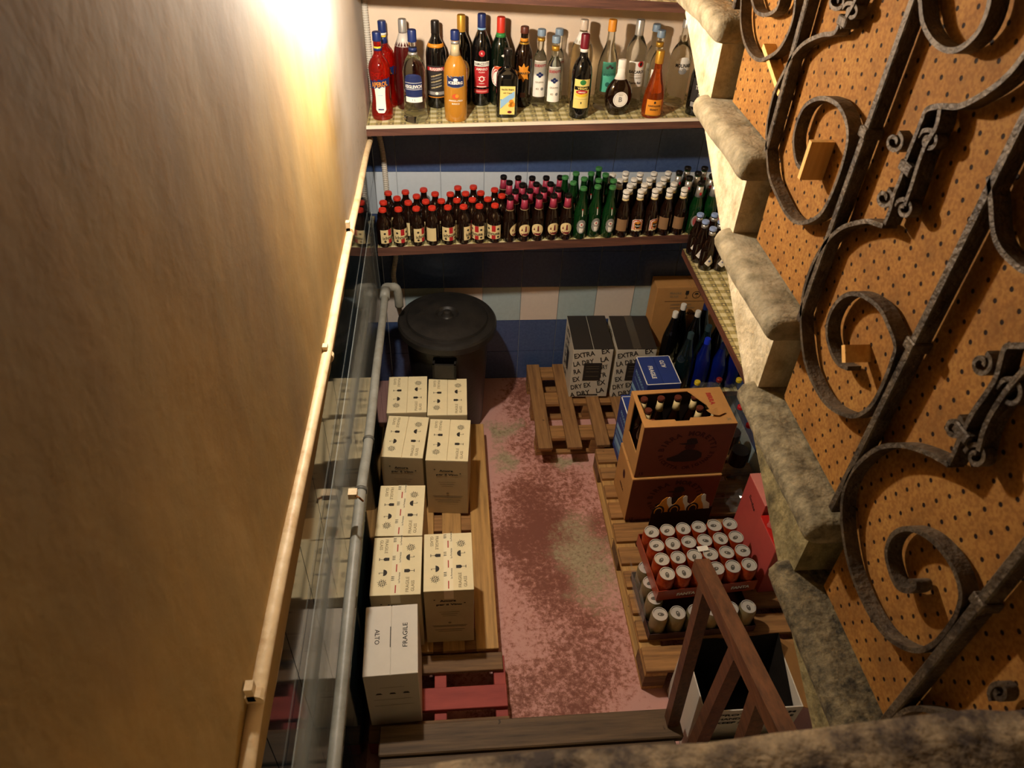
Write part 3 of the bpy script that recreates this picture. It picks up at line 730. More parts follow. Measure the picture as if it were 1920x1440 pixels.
# ------------------------------------------------------------------ the liquor row
def rect(b, r, w, z0, z1, M, off=.0004, s0=0, R=None, mz=2):
    R = R or r((z0+z1)/2); return patch(b, r, (s0-w/2)/R, (s0+w/2)/R, z0, z1, M, off, 12, mz)
def d_aperol(b, r, R, H):
    blob(b, r, 0, H*.22, dens([(-.022, .06), (.022, .06), (.018, -.028), (.010, -.040), (-.010, -.040), (-.018, -.028)]), WHITE, .0005)
    blob(b, r, 0, H*.425, dens([(-.044, -.017), (.044, -.007), (.044, .027), (-.044, .017)]), NAVYC, .0009)
    wtext(b, r, 'APEROL', 0, H*.437, .020, ORL, .03, .0018, rot=.12, wid=.064)
    rect(b, r, .022, H*.13, H*.145, NAVYC, .001); rect(b, r, .02, H*.30, H*.305, LBLUE, .001); rect(b, r, .03, H*.83, H*.85, YEL, .001)
def d_keg(b, r, R, H):
    rect(b, r, .072, H*.34, H*.50, DNAVY); blob(b, r, 0, H*.51, circ(.034, .018), DNAVY, .0006)
    wtext(b, r, 'KEGLEVICH', 0, H*.42, .013, WHITE, .03, .0013, wid=.066); rect(b, r, .07, H*.385, H*.389, WHITE, .001); rect(b, r, .07, H*.46, H*.464, WHITE, .001)
    rect(b, r, .07, H*.24, H*.30, WHITE); wtext(b, r, '1 L', 0, H*.27, .008, INK, 0, .001); rect(b, r, .07, H*.30, H*.34, DNAVY, .0005)
def d_rug(b, r, R, H):
    rect(b, r, .08, H*.14, H*.52, DLAB); rect(b, r, .08, H*.46, H*.50, REDL, .0007); wtext(b, r, 'RUGGERO', 0, H*.48, .011, WHITE, .03, .0014, wid=.054)
    for i in range(5): wtext(b, r, 'LIQUIRIZIA', 0, H*(.40-.035*i)+.002, .006, GREYL if i % 2 else CREAML, .02, .001, rot=.25, wid=.045)
    rect(b, r, .08, H*.17, H*.21, GREYL, .0007); blob(b, r, 0, H*.19, circ(.006), WHITE, .001); rect(b, r, .08, H*.135, H*.145, ORL, .0008)
def d_ice(b, r, R, H):
    blob(b, r, 0, H*.475, dens([(-.034, -.016), (-.012, -.020), (.012, -.020), (.034, -.016), (.034, .020), (-.034, .020)]), DNAVY, .0006)
    blob(b, r, 0, H*.475, dens([(-.036, -.018), (-.012, -.022), (.012, -.022), (.036, -.018), (.036, .022), (-.036, .022)]), SIL, .0004)
    wtext(b, r, 'ICEBERG', 0, H*.465, .011, WHITE, .03, .0013, wid=.056); blob(b, r, 0, H*.50, circ(.009, .006), WHITE, .0012)
    blob(b, r, 0, H*.31, circ(.014, .010), ORED, .0008); blob(b, r, .005, H*.315, circ(.007), ORL, .0011); wtext(b, r, 'ARANCIA e PESCA', 0, H*.26, .006, WHITE, .02, .001, wid=.056); wtext(b, r, 'BIANCO', 0, H*.225, .006, WHITE, .02, .001)
def d_gold(b, r, R, H):
    blob(b, r, .0, H*.40, circ(.038, .05), CREAML); wtext(b, r, 'LUCANO', 0, H*.42, .013, REDL, .03, .001, wid=.06)
def d_rama(b, r, R, H):
    blob(b, r, 0, H*.605, circ(.0125), REDL, .0006); wtext(b, r, 'R', 0, H*.605, .008, WHITE, .02, .0012)
    rect(b, r, .066, H*.46, H*.515, WHITE); wtext(b, r, 'RAMAZZOTTI', 0, H*.487, .011, INK, .02, .001, wid=.06)
    rect(b, r, .064, H*.22, H*.455, REDL); wtext(b, r, 'AMARO', 0, H*.43, .010, WHITE, .02, .001); wtext(b, r, 'FELSINA', 0, H*.395, .005, WHITE, .01, .001)
    blob(b, r, 0, H*.32, circ(.011), WHITE, .0007); blob(b, r, 0, H*.32, circ(.007), REDL, .001); rect(b, r, .03, H*.335, H*.34, WHITE, .0009); rect(b, r, .03, H*.305, H*.31, WHITE, .0009)
    wtext(b, r, 'milano', 0, H*.27, .006, WHITE, 0, .001); rect(b, r, .066, H*.15, H*.20, REDL); rect(b, r, .05, H*.165, H*.185, mat('pale_red', '#d98078', .5), .0008); rect(b, r, .04, H*.225, H*.235, WHITE, .0008)
def d_redcap(b, r, R, H):
    blob(b, r, -.012, H*.36, circ(.030, .040), WHITE); blob(b, r, -.012, H*.36, circ(.026, .036), REDL, .0008); blob(b, r, -.012, H*.34, circ(.018, .026), WHITE, .0011)
    rect(b, r, .05, H*.44, H*.475, ORED, .0012); blob(b, r, .016, H*.60, circ(.012, .005), WHITE)
def d_caffo(b, r, R, H):
    w = .030
    z0, z1 = H*.06, H*.50; y = -R-.0008
    b.box(-w, w, y-.0004, y, z0, z1, YLAB)
    b.add([(-w+.002, y-.001, z0+(z1-z0)*.22), (w-.002, y-.001, z0+(z1-z0)*.62), (w-.002, y-.001, z0+(z1-z0)*.84), (-w+.002, y-.001, z0+(z1-z0)*.5)], [(0, 1, 2, 3)], LBLUE)
    b.add([(-w+.002, y-.0008, z0+(z1-z0)*.2), (w-.02, y-.0008, z0+(z1-z0)*.5), (-w+.002, y-.0008, z0+(z1-z0)*.55)], [(0, 1, 2)], mat('sea_blue', '#4c86b0', .5))
    for q in ((.016, .46, .010), (.020, .36, .011), (.012, .33, .008)): b.add([(q[0]+q[2]*cos(a), y-.0014, z0+(z1-z0)*q[1]+q[2]*.9*sin(a)) for a in [2*pi*i/12 for i in range(12)]], [tuple(range(12))], ORL)
    b.text('Vecchio Amaro', (0, y-.0014, z1-.012), X3, Y3*0+Z3, .008, INK, .02, wid=.05); b.text('del Capo', (0, y-.0014, z1-.026), X3, Z3, .008, mat('brown_print', '#7a5a20', .6), .02, wid=.035)
    b.add([(.010+.009*cos(a), y-.0012, z0+.010+.005*sin(a)) for a in [2*pi*i/14 for i in range(14)]], [tuple(range(14))], MAROON)
def d_strega(b, r, R, H):
    blob(b, r, 0, H*.46, [(.030*k*cos(a), .038*k*sin(a)) for i in range(16) for a, k in [(2*pi*i/16, 1 if i % 2 == 0 else .62)]], ORL); wtext(b, r, 'AMARO', 0, H*.455, .010, INK, .03, .0012, wid=.046)
    rect(b, r, .022, H*.14, H*.20, BRN)
def d_vodka(b, r, R, H):
    rect(b, r, .058, H*.14, H*.62, WHITE); wtext(b, r, 'GUIDOTTI', 0, H*.56, .010, REDL, .03, .001, wid=.050)
    for dx, dz in ((-.012, 0), (.012, 0), (0, .006), (0, -.006)): blob(b, r, dx*.7, H*.44+dz, circ(.006, .005), DNAVY, .0009)
    wtext(b, r, 'GRAPPA', 0, H*.34, .007, INKF, .01, .001); wtext(b, r, '40', -.008, H*.25, .009, INKF, .01, .001); blob(b, r, .012, H*.25, circ(.006), GREYL, .0009)
def d_palelab(b, r, R, H): rect(b, r, .07, H*.16, H*.46, CREAML)
def d_vegas(b, r, R, H):
    rect(b, r, .066, H*.14, H*.50, YLAB); blob(b, r, .002, H*.465, circ(.012, .010), GRN, .0008); rect(b, r, .062, H*.37, H*.415, DCAP, .0008); wtext(b, r, 'VEGAS', .002, H*.392, .009, YLAB, .03, .0013, wid=.04)
    blob(b, r, 0, H*.345, circ(.024, .008), REDL, .0009); blob(b, r, 0, H*.31, circ(.026, .008), YEL, .0008); wtext(b, r, 'AMARO', 0, H*.345, .006, WHITE, .02, .0014)
    rect(b, r, .004, H*.20, H*.225, INK, .0009); rect(b, r, .05, H*.255, H*.258, INKF, .0009)
def d_teal(b, r, R, H):
    rect(b, r, .066, H*.22, H*.56, TEAL)
    for dx, dz in ((-.013, 0), (.013, 0), (0, .006)): blob(b, r, dx*.7, H*.50+dz, circ(.006, .005), INK, .0009)
    wtext(b, r, 'GUIDOTTI', 0, H*.42, .009, mat('dark_teal_print', '#1f5a50', .5), .02, .001, wid=.05); blob(b, r, -.004, H*.31, circ(.009), mat('dark_teal_print', '#1f5a50'), .0009)
def d_round(b, r, R, H):
    y = -R*1.0-.0016
    V = [(.030*cos(a), y, H*.33+.030*sin(a)) for a in [2*pi*i/28 for i in range(28)]]; b.add(V, [tuple(range(28))], WHITE)
    V = [(.026*cos(a), y-.0006, H*.33+.026*sin(a)) for a in [2*pi*i/28 for i in range(28)]]; b.add(V, [tuple(range(28))], GREYL)
    V = [(.025*cos(a), y-.001, H*.33+.025*sin(a)) for a in [2*pi*i/28 for i in range(28)]]; b.add(V, [tuple(range(28))], WHITE)
    b.text('B', (0, y-.0015, H*.33), X3, Z3, .020, GREYL, .04); b.text('AMARO', (0, y-.0015, H*.33+.018), X3, Z3, .004, INKF, .01)
def d_bac(b, r, R, H):
    rect(b, r, .070, H*.26, H*.56, WHITE); blob(b, r, .014, H*.53, circ(.012), REDL, .0009); blob(b, r, .014, H*.53, circ(.005, .008), DCAP, .0012)
    wtext(b, r, 'BACARDI', 0, H*.44, .012, INK, .03, .001, wid=.062); rect(b, r, .05, H*.40, H*.403, INKF, .0008); wtext(b, r, 'CARTA BLANCA', 0, H*.37, .005, INKF, .01, .001); wtext(b, r, 'Puerto Rico', 0, H*.31, .010, INK, .03, .001, wid=.05)
def d_whitelab(b, r, R, H): rect(b, r, .056, H*.2, H*.52, WHITE); wtext(b, r, 'GRAPPA', 0, H*.44, .008, INKF, .01, .001); wtext(b, r, 'bianca', 0, H*.36, .007, INKF, .01, .001)
def d_cog(b, r, R, H):
    b2 = r
    rect(b, r, .068, H*.05, H*.30, ORL, .0008); wtext(b, r, 'NAPOLEON', 0, H*.205, .008, INK, .02, .0014, wid=.05); wtext(b, r, 'BRANDY', 0, H*.15, .008, INK, .02, .0014, wid=.032); blob(b, r, 0, H*.26, circ(.004, .005), INK, .0013); rect(b, r, .068, H*.05, H*.065, GOLD, .001)
def d_mol(b, r, R, H):
    rect(b, r, .066, H*.45, H*.56, WHITE); blob(b, r, 0, H*.565, circ(.024, .012), WHITE, .0005); blob(b, r, 0, H*.44, circ(.018, .012), GREYL, .0004); wtext(b, r, 'MOLINARI', 0, H*.505, .015, INK, .03, .001, wid=.064)
def d_tre(b, r, R, H):
    rect(b, r, .08, H*.22, H*.55, DLAB); wtext(b, r, 'Trentino', 0, H*.42, .015, WHITE, .0, .001, rot=-.05, wid=.048); wtext(b, r, 'AMARO', .004, H*.34, .006, WHITE, .01, .001); wtext(b, r, 'SUPERIORE', .004, H*.31, .004, WHITE, .01, .001); rect(b, r, .07, H*.14, H*.21, GREYL, .0005)
# base pixel, cap-top pixel, radius, shape ... placed on the shelf plane
def spot(bx, by, tx, ty, S):
    z = 1.6
    for _ in range(4): p = at_z(bx, by, z); z = S(p.x)
    return Vector((p.x, p.y, z)), at_y(tx, ty, p.y).z-z
LQ = [
 ((718, 219, 707, 60), 'red', 'waist', .043, NAVYC, d_aperol, dict(neck=[(.80, .84, NAVYC)], ch=.03), 'bottle of bright red aperitif with blue cap, in front at the shelf end'),
 ((727, 197, 706, 39), 'red', 'waist', .043, NAVYC, d_aperol, dict(neck=[(.85, .89, WHITE), (.76, .84, NAVYC)], ch=.04), 'bright red aperitif bottle with blue cap, behind its twin at the shelf end'),
 ((763, 200, 755, 36), 'dred', 'wine', .040, SIL, None, dict(ch=.045, neck=[(.72, .86, mat('frosted_band', '#c9bfb2', .4))]), 'dark red liqueur bottle with silver cap behind the clear vodka bottle'),
 ((780, 223, 766, 56), 'clear', 'flare', .047, NAVYC, d_keg, dict(ch=.04, neck=[(.78, .82, DNAVY), (.745, .77, SIL)]), 'clear vodka bottle with navy label and navy cap, second along the front'),
 ((820, 197, 815, 39), 'black', 'wine', .041, DCAP, d_rug, dict(ch=.045, neck=[(.72, .76, ORL)]), 'black liqueur bottle with grey and red label and black cap'),
 ((855, 222, 851, 57), 'orange', 'liquor', .046, NAVYC, d_ice, dict(ch=.032, neck=[(.74, .86, mat('clear_neck', '#bfae88', .3)), (.86, .895, SIL)]), 'cloudy orange liqueur bottle with navy band label and navy cap'),
 ((866, 192, 861, 28), 'black', 'wine', .038, GOLD, d_gold, dict(ch=.06), 'tall black bottle with long gold capsule behind the orange liqueur'),
 ((902, 193, 899, 26), 'black', 'wine', .0385, NAVYC, d_rama, dict(ch=.048, neck=[(.84, .86, LBLUE)]), 'tall black bottle with red label, round red seal and blue cap'),
 ((936, 193, 939, 32), 'dgreen', 'wine', .038, REDCAP, d_redcap, dict(ch=.055, neck=[(.79, .835, GRN)]), 'dark bottle with red capsule over a green neck band'),
 ((949, 214, 940, 92), 'black', 'square', .043, DCAP, d_caffo, dict(ch=.02), 'short black square bottle with yellow and blue picture label'),
 ((978, 196, 976, 50), 'brown', 'wine', .037, BRN, d_strega, dict(ch=.022, neck=[(.80, .82, GOLD), (.83, .87, ORL)]), 'slim dark brown bottle with gold emblem and brown cap'),
 ((1008, 196, 1013, 55), 'clear', 'liquor', .029, mat('blue_gold_cap', '#7c8fa0', .4), d_vodka, dict(ch=.022, neck=[(.86, .90, GOLD)]), 'slim clear bottle with white label and red writing, beside the dark brown bottle'),
 ((1034, 205, 1038, 68), 'clear', 'liquor', .029, mat('blue_gold_cap', '#7c8fa0', .4), d_vodka, dict(ch=.022, neck=[(.82, .88, GOLD)]), 'slim clear bottle with white label and red writing, in front of a twin'),
 ((1040, 185, 1043, 54), 'clear', 'liquor', .029, mat('blue_gold_cap', '#7c8fa0', .4), d_vodka, dict(ch=.022), 'slim clear bottle hidden behind its twin with the red writing'),
 ((1082, 193, 1087, 37), 'pale', 'wine', .045, mat('clear_cap', '#cdb9a4', .3), d_palelab, dict(ch=.035, neck=[(.74, .87, WHITE)]), 'tall clear bottle with cream label behind the yellow labelled dark bottle'),
 ((1084, 217, 1095, 64), 'black', 'liquor', .040, MAROON, d_vegas, dict(ch=.050, neck=[(.80, .84, WHITE)]), 'dark liqueur bottle with bright yellow label and maroon capsule'),
 ((1131, 200, 1141, 37), 'clear', 'taper', .043, ORL, d_teal, dict(ch=.04), 'tapering clear bottle with teal label and orange cap'),
 ((1155, 213, 1160, 112), 'brown', 'round', .056, WHITE, d_round, dict(ch=.030, flat=.62, neck=[(.66, .86, WHITE)]), 'round dark flask with circular white label'),
 ((1180, 196, 1190, 37), 'clear', 'wine', .042, SIL, d_bac, dict(ch=.055), 'clear rum bottle with white label, red roundel and silver capsule'),
 ((1211, 187, 1222, 46), 'clear', 'liquor', .027, mat('blue_gold_cap', '#7c8fa0', .4), d_whitelab, dict(ch=.024), 'slim clear bottle behind its twin, next to the rum'),
 ((1219, 199, 1232, 57), 'clear', 'liquor', .027, mat('blue_gold_cap', '#7c8fa0', .4), d_whitelab, dict(ch=.024, neck=[(.80, .86, GOLD)]), 'slim clear bottle with white label behind the amber brandy'),
 ((1220, 216, 1232, 95), 'amber', 'cognac', .042, GOLD, d_cog, dict(ch=.045), 'short amber brandy bottle with orange label and gold capsule'),
 ((1262, 194, 1277, 36), 'clear', 'liquor', .044, SIL, d_mol, dict(ch=.030), 'tall clear anise bottle with white label and silver cap'),
 ((1301, 212, 1308, 82), 'black', 'liquor', .039, DCAP, d_tre, dict(ch=.03), 'black bottle with charcoal script label by the stone steps'),
]
for px, gl, kind, R, cap, deco, kw, lab in LQ:
    p, H = spot(*px, S1)
    cat_ = {'flask': 'bottle'}
    t = bottle('liquor_bottle', gl, kind, R, H, cap, deco, nr=.0150, cr=.0168, **kw)
    p.y = min(p.y, -.012-R); put(t, p, random.uniform(-.06, .06), lab, 'liquor bottles on the upper shelf')
# ------------------------------------------------------------------ the beer rows
def rows(proto, ztop, S, desc, grp, where, rws, rzf):
    """caps are pixels of cap tops; each bottle stands on the shelf below its cap"""
    used = False
    for rowname, caps in rws:
        for i, (x, y) in enumerate(caps):
            z = S(.5)+ztop
            for _ in range(4): p = at_z(x, y, z); z = S(p.x)+ztop
            o = copy_tree(proto) if used else proto
            used = True
            put(o, (p.x, p.y, S(p.x)), rzf(i, rowname), '%s, %s, %s %s' % (desc, rowname, ORD[i], where), grp); ALLB.append([o, RAD[0]])
def settle(S, y0, x0, ymax=-.008, gap=.0032):
    """nudge neighbouring bottles apart so that none share space"""
    for _ in range(400):
        for a in range(len(ALLB)):
            A, ra = ALLB[a]
            for c in range(a):
                B, rb = ALLB[c]; dx = A.location.x-B.location.x; dy = A.location.y-B.location.y; d = math.hypot(dx, dy); m_ = ra+rb+gap
                if 1e-6 < d < m_:
                    k = (m_-d)/d*.5; A.location.x += dx*k; A.location.y += dy*k; B.location.x -= dx*k; B.location.y -= dy*k
            A.location.y = max(min(A.location.y, ymax-ra), y0+ra); A.location.x = max(A.location.x, x0+ra)
    for A, ra in ALLB:
        if S: A.location.z = S(A.location.x)
    ALLB.clear()
ALLB = []; RAD = [.031]
def d_ich(b, r, R, H):
    z0, z1 = H*.12, H*.50; w = .078
    rect(b, r, w, z0, z1, CREAML); rect(b, r, .017, H*.33, z1, REDL, .0008, s0=.004); rect(b, r, .017, z0, H*.23, REDL, .0008, s0=.004)
    wtext(b, r, 'ichnusa', 0, H*.28, .016, INK, .02, .0013, rot=.06, wid=.060)
    for s_, z in ((.024, H*.40), (.024, H*.18), (-.020, H*.40), (-.020, H*.18)): blob(b, r, s_, z, circ(.005), INK, .0009)
pr_ = bottle('beer_bottle', 'brown', 'stubby', .0325, .172, REDCAP, d_ich, lambda b, r, R, H: patch(b, r, pi-.7, pi+.7, H*.13, H*.50, CREAML), nr=.0140, ch=.011, cr=.0172)
RAD[0] = .0325
rows(pr_, .174, S2, 'stubby red-capped beer bottle', 'red-capped stubby beer bottles on the middle shelf', 'from the conduit', [
 ('front row', [(721, 394), (750, 396), (786, 395), (818, 393), (846, 396), (874, 394), (901, 391.5), (933, 394)]),
 ('second row', [(721, 382), (749, 380), (772, 385), (795, 377), (818, 380), (844, 384), (871, 382.5), (902, 380), (930, 382)]),
 ('third row', [(820, 364), (841, 371), (874, 371), (903, 368), (930, 370)]),
 ('back row', [(740, 366), (767, 362), (794, 361.5), (856, 361), (883, 362), (920, 360)])], lambda i, n: random.choice([-1.0, -.7, .5, .7, 0, .2, 2.6])+random.uniform(-.2, .2) if n != 'front row' else [.75, .3, .75, 2.9, .25, 1.2, -.5, -.3][i])
def d_fab(b, r, R, H):
    blob(b, r, 0, H*.27, [(.027*cos(a), (.030 if sin(a) > 0 else .028)*sin(a)) for a in [2*pi*i/24 for i in range(24)]], CREAML)
    blob(b, r, 0, H*.27-.017, dens([(-.019, .004), (.019, .004), (.012, -.009), (-.012, -.009)], 3), MAROON, .0009)
    blob(b, r, .004, H*.30, dens([(-.0025, .014), (.0025, .014), (.004, -.012), (-.004, -.012)], 2), MAROON, .0009); blob(b, r, -.013, H*.28, dens([(0, .010), (.004, -.004), (-.004, -.004)], 2), MAROON, .0009); wtext(b, r, 'red ale', 0, H*.245, .004, INK, .01, .001)
pr_ = bottle('beer_bottle', 'brown', 'longneck', .030, .208, DCAP, d_fab, nr=.013, ch=.010, cr=.0155, neck=[(.72, .93, PINKF), (.715, .725, CREAML)])
RAD[0] = .030
rows(pr_, .210, S2, 'beer bottle with raspberry neck foil, round label', 'raspberry-necked beer bottles on the middle shelf', 'counted from the red caps', [
 ('front row', [(959, 369), (982, 367.5), (1007, 366.5), (1032.5, 367.5), (1058, 366.7)]),
 ('second row', [(963, 358), (996, 356), (1023, 356), (1049.7, 357)]),
 ('third row', [(956.5, 348), (981, 348), (1005, 347), (1031.5, 347)]),
 ('back row', [(949, 338), (973.5, 338), (998, 337.5), (1023.7, 336.6), (1054.6, 337)])], lambda i, n: [.9, .15, -.15, .2, -.1][i] if n == 'front row' else random.uniform(-.9, .9))
def d_hei(b, r, R, H):
    blob(b, r, 0, H*.27, circ(.021, .034), GREYL); blob(b, r, 0, H*.27, circ(.019, .032), mat('dark_green_label', '#10301a', .4), .0007); blob(b, r, 0, H*.31, circ(.010), WHITE, .001)
    blob(b, r, 0, H*.312, [(.006*k*cos(a+pi/2), .006*k*sin(a+pi/2)) for i in range(10) for a, k in [(2*pi*i/10, 1 if i % 2 == 0 else .45)]], REDL, .0014); rect(b, r, .044, H*.255, H*.275, DCAP, .001); wtext(b, r, 'Heineken', 0, H*.265, .0045, WHITE, .02, .0014, wid=.034)
    blob(b, r, 0, H*.20, dens([(-.010, .010), (.010, .010), (.006, -.012), (-.006, -.012)], 2), WHITE, .001); rect(b, r, .003, H*.48, H*.60, WHITE); blob(b, r, 0, H*.61, circ(.003), REDL)
pr_ = bottle('beer_bottle', 'green', 'longneck', .0305, .236, mat('green_cap', '#3f7a44', .35), d_hei, nr=.013, ch=.010, cr=.0155)
RAD[0] = .0305
rows(pr_, .238, S2, 'bright green glass beer bottle', 'green beer bottles on the middle shelf', 'counted from the raspberry necks', [
 ('front row', [(1083, 362), (1104.5, 357), (1150.7, 360)]),
 ('second row', [(1099, 347), (1124, 353), (1150, 349)]),
 ('third row', [(1080, 343), (1116, 339), (1141, 341)]),
 ('back row', [(1084, 332), (1107, 331.5), (1131, 330)])], lambda i, n: random.uniform(-.25, .35))
def d_tou(b, r, R, H):
    blob(b, r, 0, H*.27, dens([(-.026, -.028), (.026, -.028), (.026, .022), (.014, .030), (-.014, .030), (-.026, .022)], 3), WHITE); blob(b, r, 0, H*.27, dens([(-.024, -.026), (.024, -.026), (.024, .020), (.013, .028), (-.013, .028), (-.024, .020)], 3), ORED, .0008)
    blob(b, r, 0, H*.28, circ(.016, .018), ORL, .0011); blob(b, r, 0, H*.28, circ(.013, .015), DCAP, .0014); wtext(b, r, 'TURBO', 0, H*.265, .006, WHITE, .03, .0018, wid=.026); rect(b, r, .05, H*.15, H*.175, CREAML, .001); blob(b, r, 0, H*.33, circ(.008, .005), ORL, .0017)
pr_ = bottle('beer_bottle', 'brown', 'longneck', .0305, .213, WCAP, d_tou, lambda b, r, R, H: patch(b, r, pi-.8, pi+.8, H*.15, H*.42, mat('tan_back_label', '#8a6a4a', .5)), nr=.0135, ch=.010, cr=.0158, neck=[(.84, .93, WCAP), (.80, .84, CREAML)])
rows(pr_, .215, S2, 'white-capped dark beer bottle', 'white-capped beer bottles on the middle shelf', 'counted from the green bottles', [
 ('front row', [(1202.6, 366), (1231, 364), (1256.7, 364)]),
 ('second row', [(1168.6, 356), (1194, 355), (1218, 354), (1244, 354), (1269, 355)]),
 ('third row', [(1166, 345), (1188, 345), (1212, 346), (1237, 346), (1261, 346)]),
 ('back row', [(1161.6, 338), (1184, 337), (1212, 336), (1236, 335.5), (1258.6, 335)])], lambda i, n: [0, .5, 2.6][i] if n == 'front row' else random.choice([-.5, .2, .6, 2.8]))
def d_bek(b, r, R, H): blob(b, r, 0, H*.28, circ(.022, .030), GREYL); blob(b, r, 0, H*.28, circ(.017, .024), REDL, .0008); blob(b, r, 0, H*.80, circ(.005, .007), REDL, .0014)
pr_ = bottle('beer_bottle', 'green', 'longneck', .0305, .240, DCAP, d_bek, nr=.0135, ch=.010, cr=.0158, neck=[(.73, .93, SIL)])
rows(pr_, .242, S2, 'green beer bottle with silver neck foil', 'silver-necked beer bottles in the shelf corner', 'counted from the white caps', [
 ('front row', [(1287, 342), (1312, 342), (1337, 348)]),
 ('middle row', [(1276, 332), (1301, 331), (1325, 334), (1350, 339)]),
 ('back row', [(1283, 324), (1321, 323), (1343, 320)])], lambda i, n: random.uniform(-.6, .6))
def d_blu(b, r, R, H):
    for s_, z in ((0, H*.26), (.045, H*.24)): blob(b, r, s_, z, dens([(0, .030), (.020, -.012), (0, -.026), (-.020, -.012)], 3), WHITE); blob(b, r, s_, z, circ(.006, .005), mat('lilac_print', '#6a74a8', .5), .0009)
pr_ = bottle('beer_bottle', 'brown', 'longneck', .0305, .196, BCAP, d_blu, nr=.0135, ch=.010, cr=.0162, neck=[(.84, .92, SIL)])
settle(S2, -.303, -.084)
rows(pr_, .198, S3, 'dark beer bottle with pale blue cap', 'blue-capped beer bottles on the shelf under the stairs', 'counted from the aisle', [
 ('back row', [(1311.6, 401), (1338.7, 401), (1363, 396)]),
 ('middle row', [(1324, 413), (1353, 413)]),
 ('front row', [(1338, 426), (1366, 428)])], lambda i, n: random.uniform(-.2, .4))
settle(S3, -2.2, 1.303)
# ------------------------------------------------------------------ bottles on the low shelf and floor at the right
ALLB.clear()
def dark(px, zc, gl, kind, R, H, cap, lab, base, deco=None, **kw):
    p = at_z(*px, base+H); p.z = base
    t = bottle('wine_bottle', gl, kind, R, H, cap, deco, **kw); put(t, p, random.uniform(-.3, .3), lab, 'bottles on the low shelf'); ALLB.append([t, R]); return t
dark((1267.5, 585), 0, 'black', 'champ', .041, .315, WCAP, 'black wine bottle with white cap standing closest to the patterned boxes', .3, ch=.03)
dark((1284, 571), 0, 'black', 'champ', .041, .315, WCAP, 'black wine bottle with white cap in front of the kraft box', .3, ch=.03)
dark((1310, 582), 0, 'black', 'champ', .041, .315, WCAP, 'black wine bottle with white cap under the shelf edge', .3, ch=.03)
dark((1320, 563), 0, 'black', 'champ', .042, .315, NAVYC, 'black wine bottle with navy capsule touching the shelf edge', .3, ch=.06)
dark((1331, 611), 0, 'teal', 'champ', .042, .315, mat('dark_teal_foil', '#2c4046', .3), 'dark teal bottle with dull foil top between the black ones', .3, ch=.05)
dark((1305, 637), 0, 'teal', 'champ', .044, .335, mat('dark_teal_foil', '#2c4046', .3), 'big dark teal sparkling wine bottle in front of the others', .3, ch=.05)
dark((1349, 643), 0, 'blue', 'champ', .042, .30, mat('royal_blue_foil', '#1c35c8', .4), 'deep blue bottle with royal blue foil neck', .3, ch=.085)
dark((1372, 655), 0, 'blue', 'champ', .042, .29, mat('navy_foil', '#121a40', .4), 'deep blue bottle with navy neck beside the royal blue one', .3, ch=.07)
dark((1387, 690), 0, 'blue', 'champ', .040, .27, mat('navy_foil', '#121a40', .4), 'deep blue bottle half hidden by the shelf board', .3, ch=.06)
dark((1352, 600), 0, 'black', 'champ', .042, .315, DCAP, 'black bottle mostly hidden behind the shelf board', .3, ch=.05)
settle(None, -.49, 1.31, ymax=-.135)
def petb(px, H, base, capm, lab, R=.042, deco=None, rz=0.):
    p = at_z(*px, base+H); p.z = base; t = thing('plastic_bottle', lab, 'bottle', p, rz, 'soft drink bottles beside the beer cartons')
    pf = profile('pet', R, H, .012); r = rfun(pf); b = MB(); b.lathe(pf, PET, seg=20); b.build('body', t, True)
    c = MB(); c.lathe([(.0145, H-.012), (.0145, H+.002), (.012, H+.005), (.0005, H+.005)], capm, seg=18); c.build('cap', t, True, ang=.6)
    ALLB.append([t, R*1.02])
    if deco: l = MB(); l.lathe([(r(z)+.0006, z) for z in [H*.25, H*.35, H*.45, H*.5]], deco, seg=20); l.build('label', t)
    return t
t = MB(); t.box(1.315, 1.66, -.70, -.515, 0, .134, KRAFT); tag(t.build('cardboard_tray'), 'low brown cardboard tray under the yellow-capped plastic bottles', 'tray')
YC = mat('yellow_screw_cap', '#e0c02a', .4); RC = mat('red_screw_cap', '#c8202a', .4)
petb((1308, 716), .325, .135, YC, 'clear plastic bottle with yellow cap behind the open beer carton')
petb((1382, 712), .325, .135, YC, 'clear plastic bottle with yellow cap under the end of the shelf board')
petb((1394, 732), .325, .135, YC, 'clear plastic bottle with yellow cap touching the stone step edge', deco=None)
petb((1389, 762), .325, .135, RC, 'dark cola bottle with red cap beside the open beer carton', deco=mat('cola_label', '#2a0f0a', .3))
petb((1405, 796), .325, .135, RC, 'dark cola bottle with red cap nearest the pink carton', deco=mat('cola_label', '#2a0f0a', .3))
petb((1352, 708), .30, .135, mat('dim_red_cap', '#8a2520', .4), 'clear plastic bottle with dull red cap between the yellow caps')
settle(None, -1.2, 1.33, ymax=-.515)
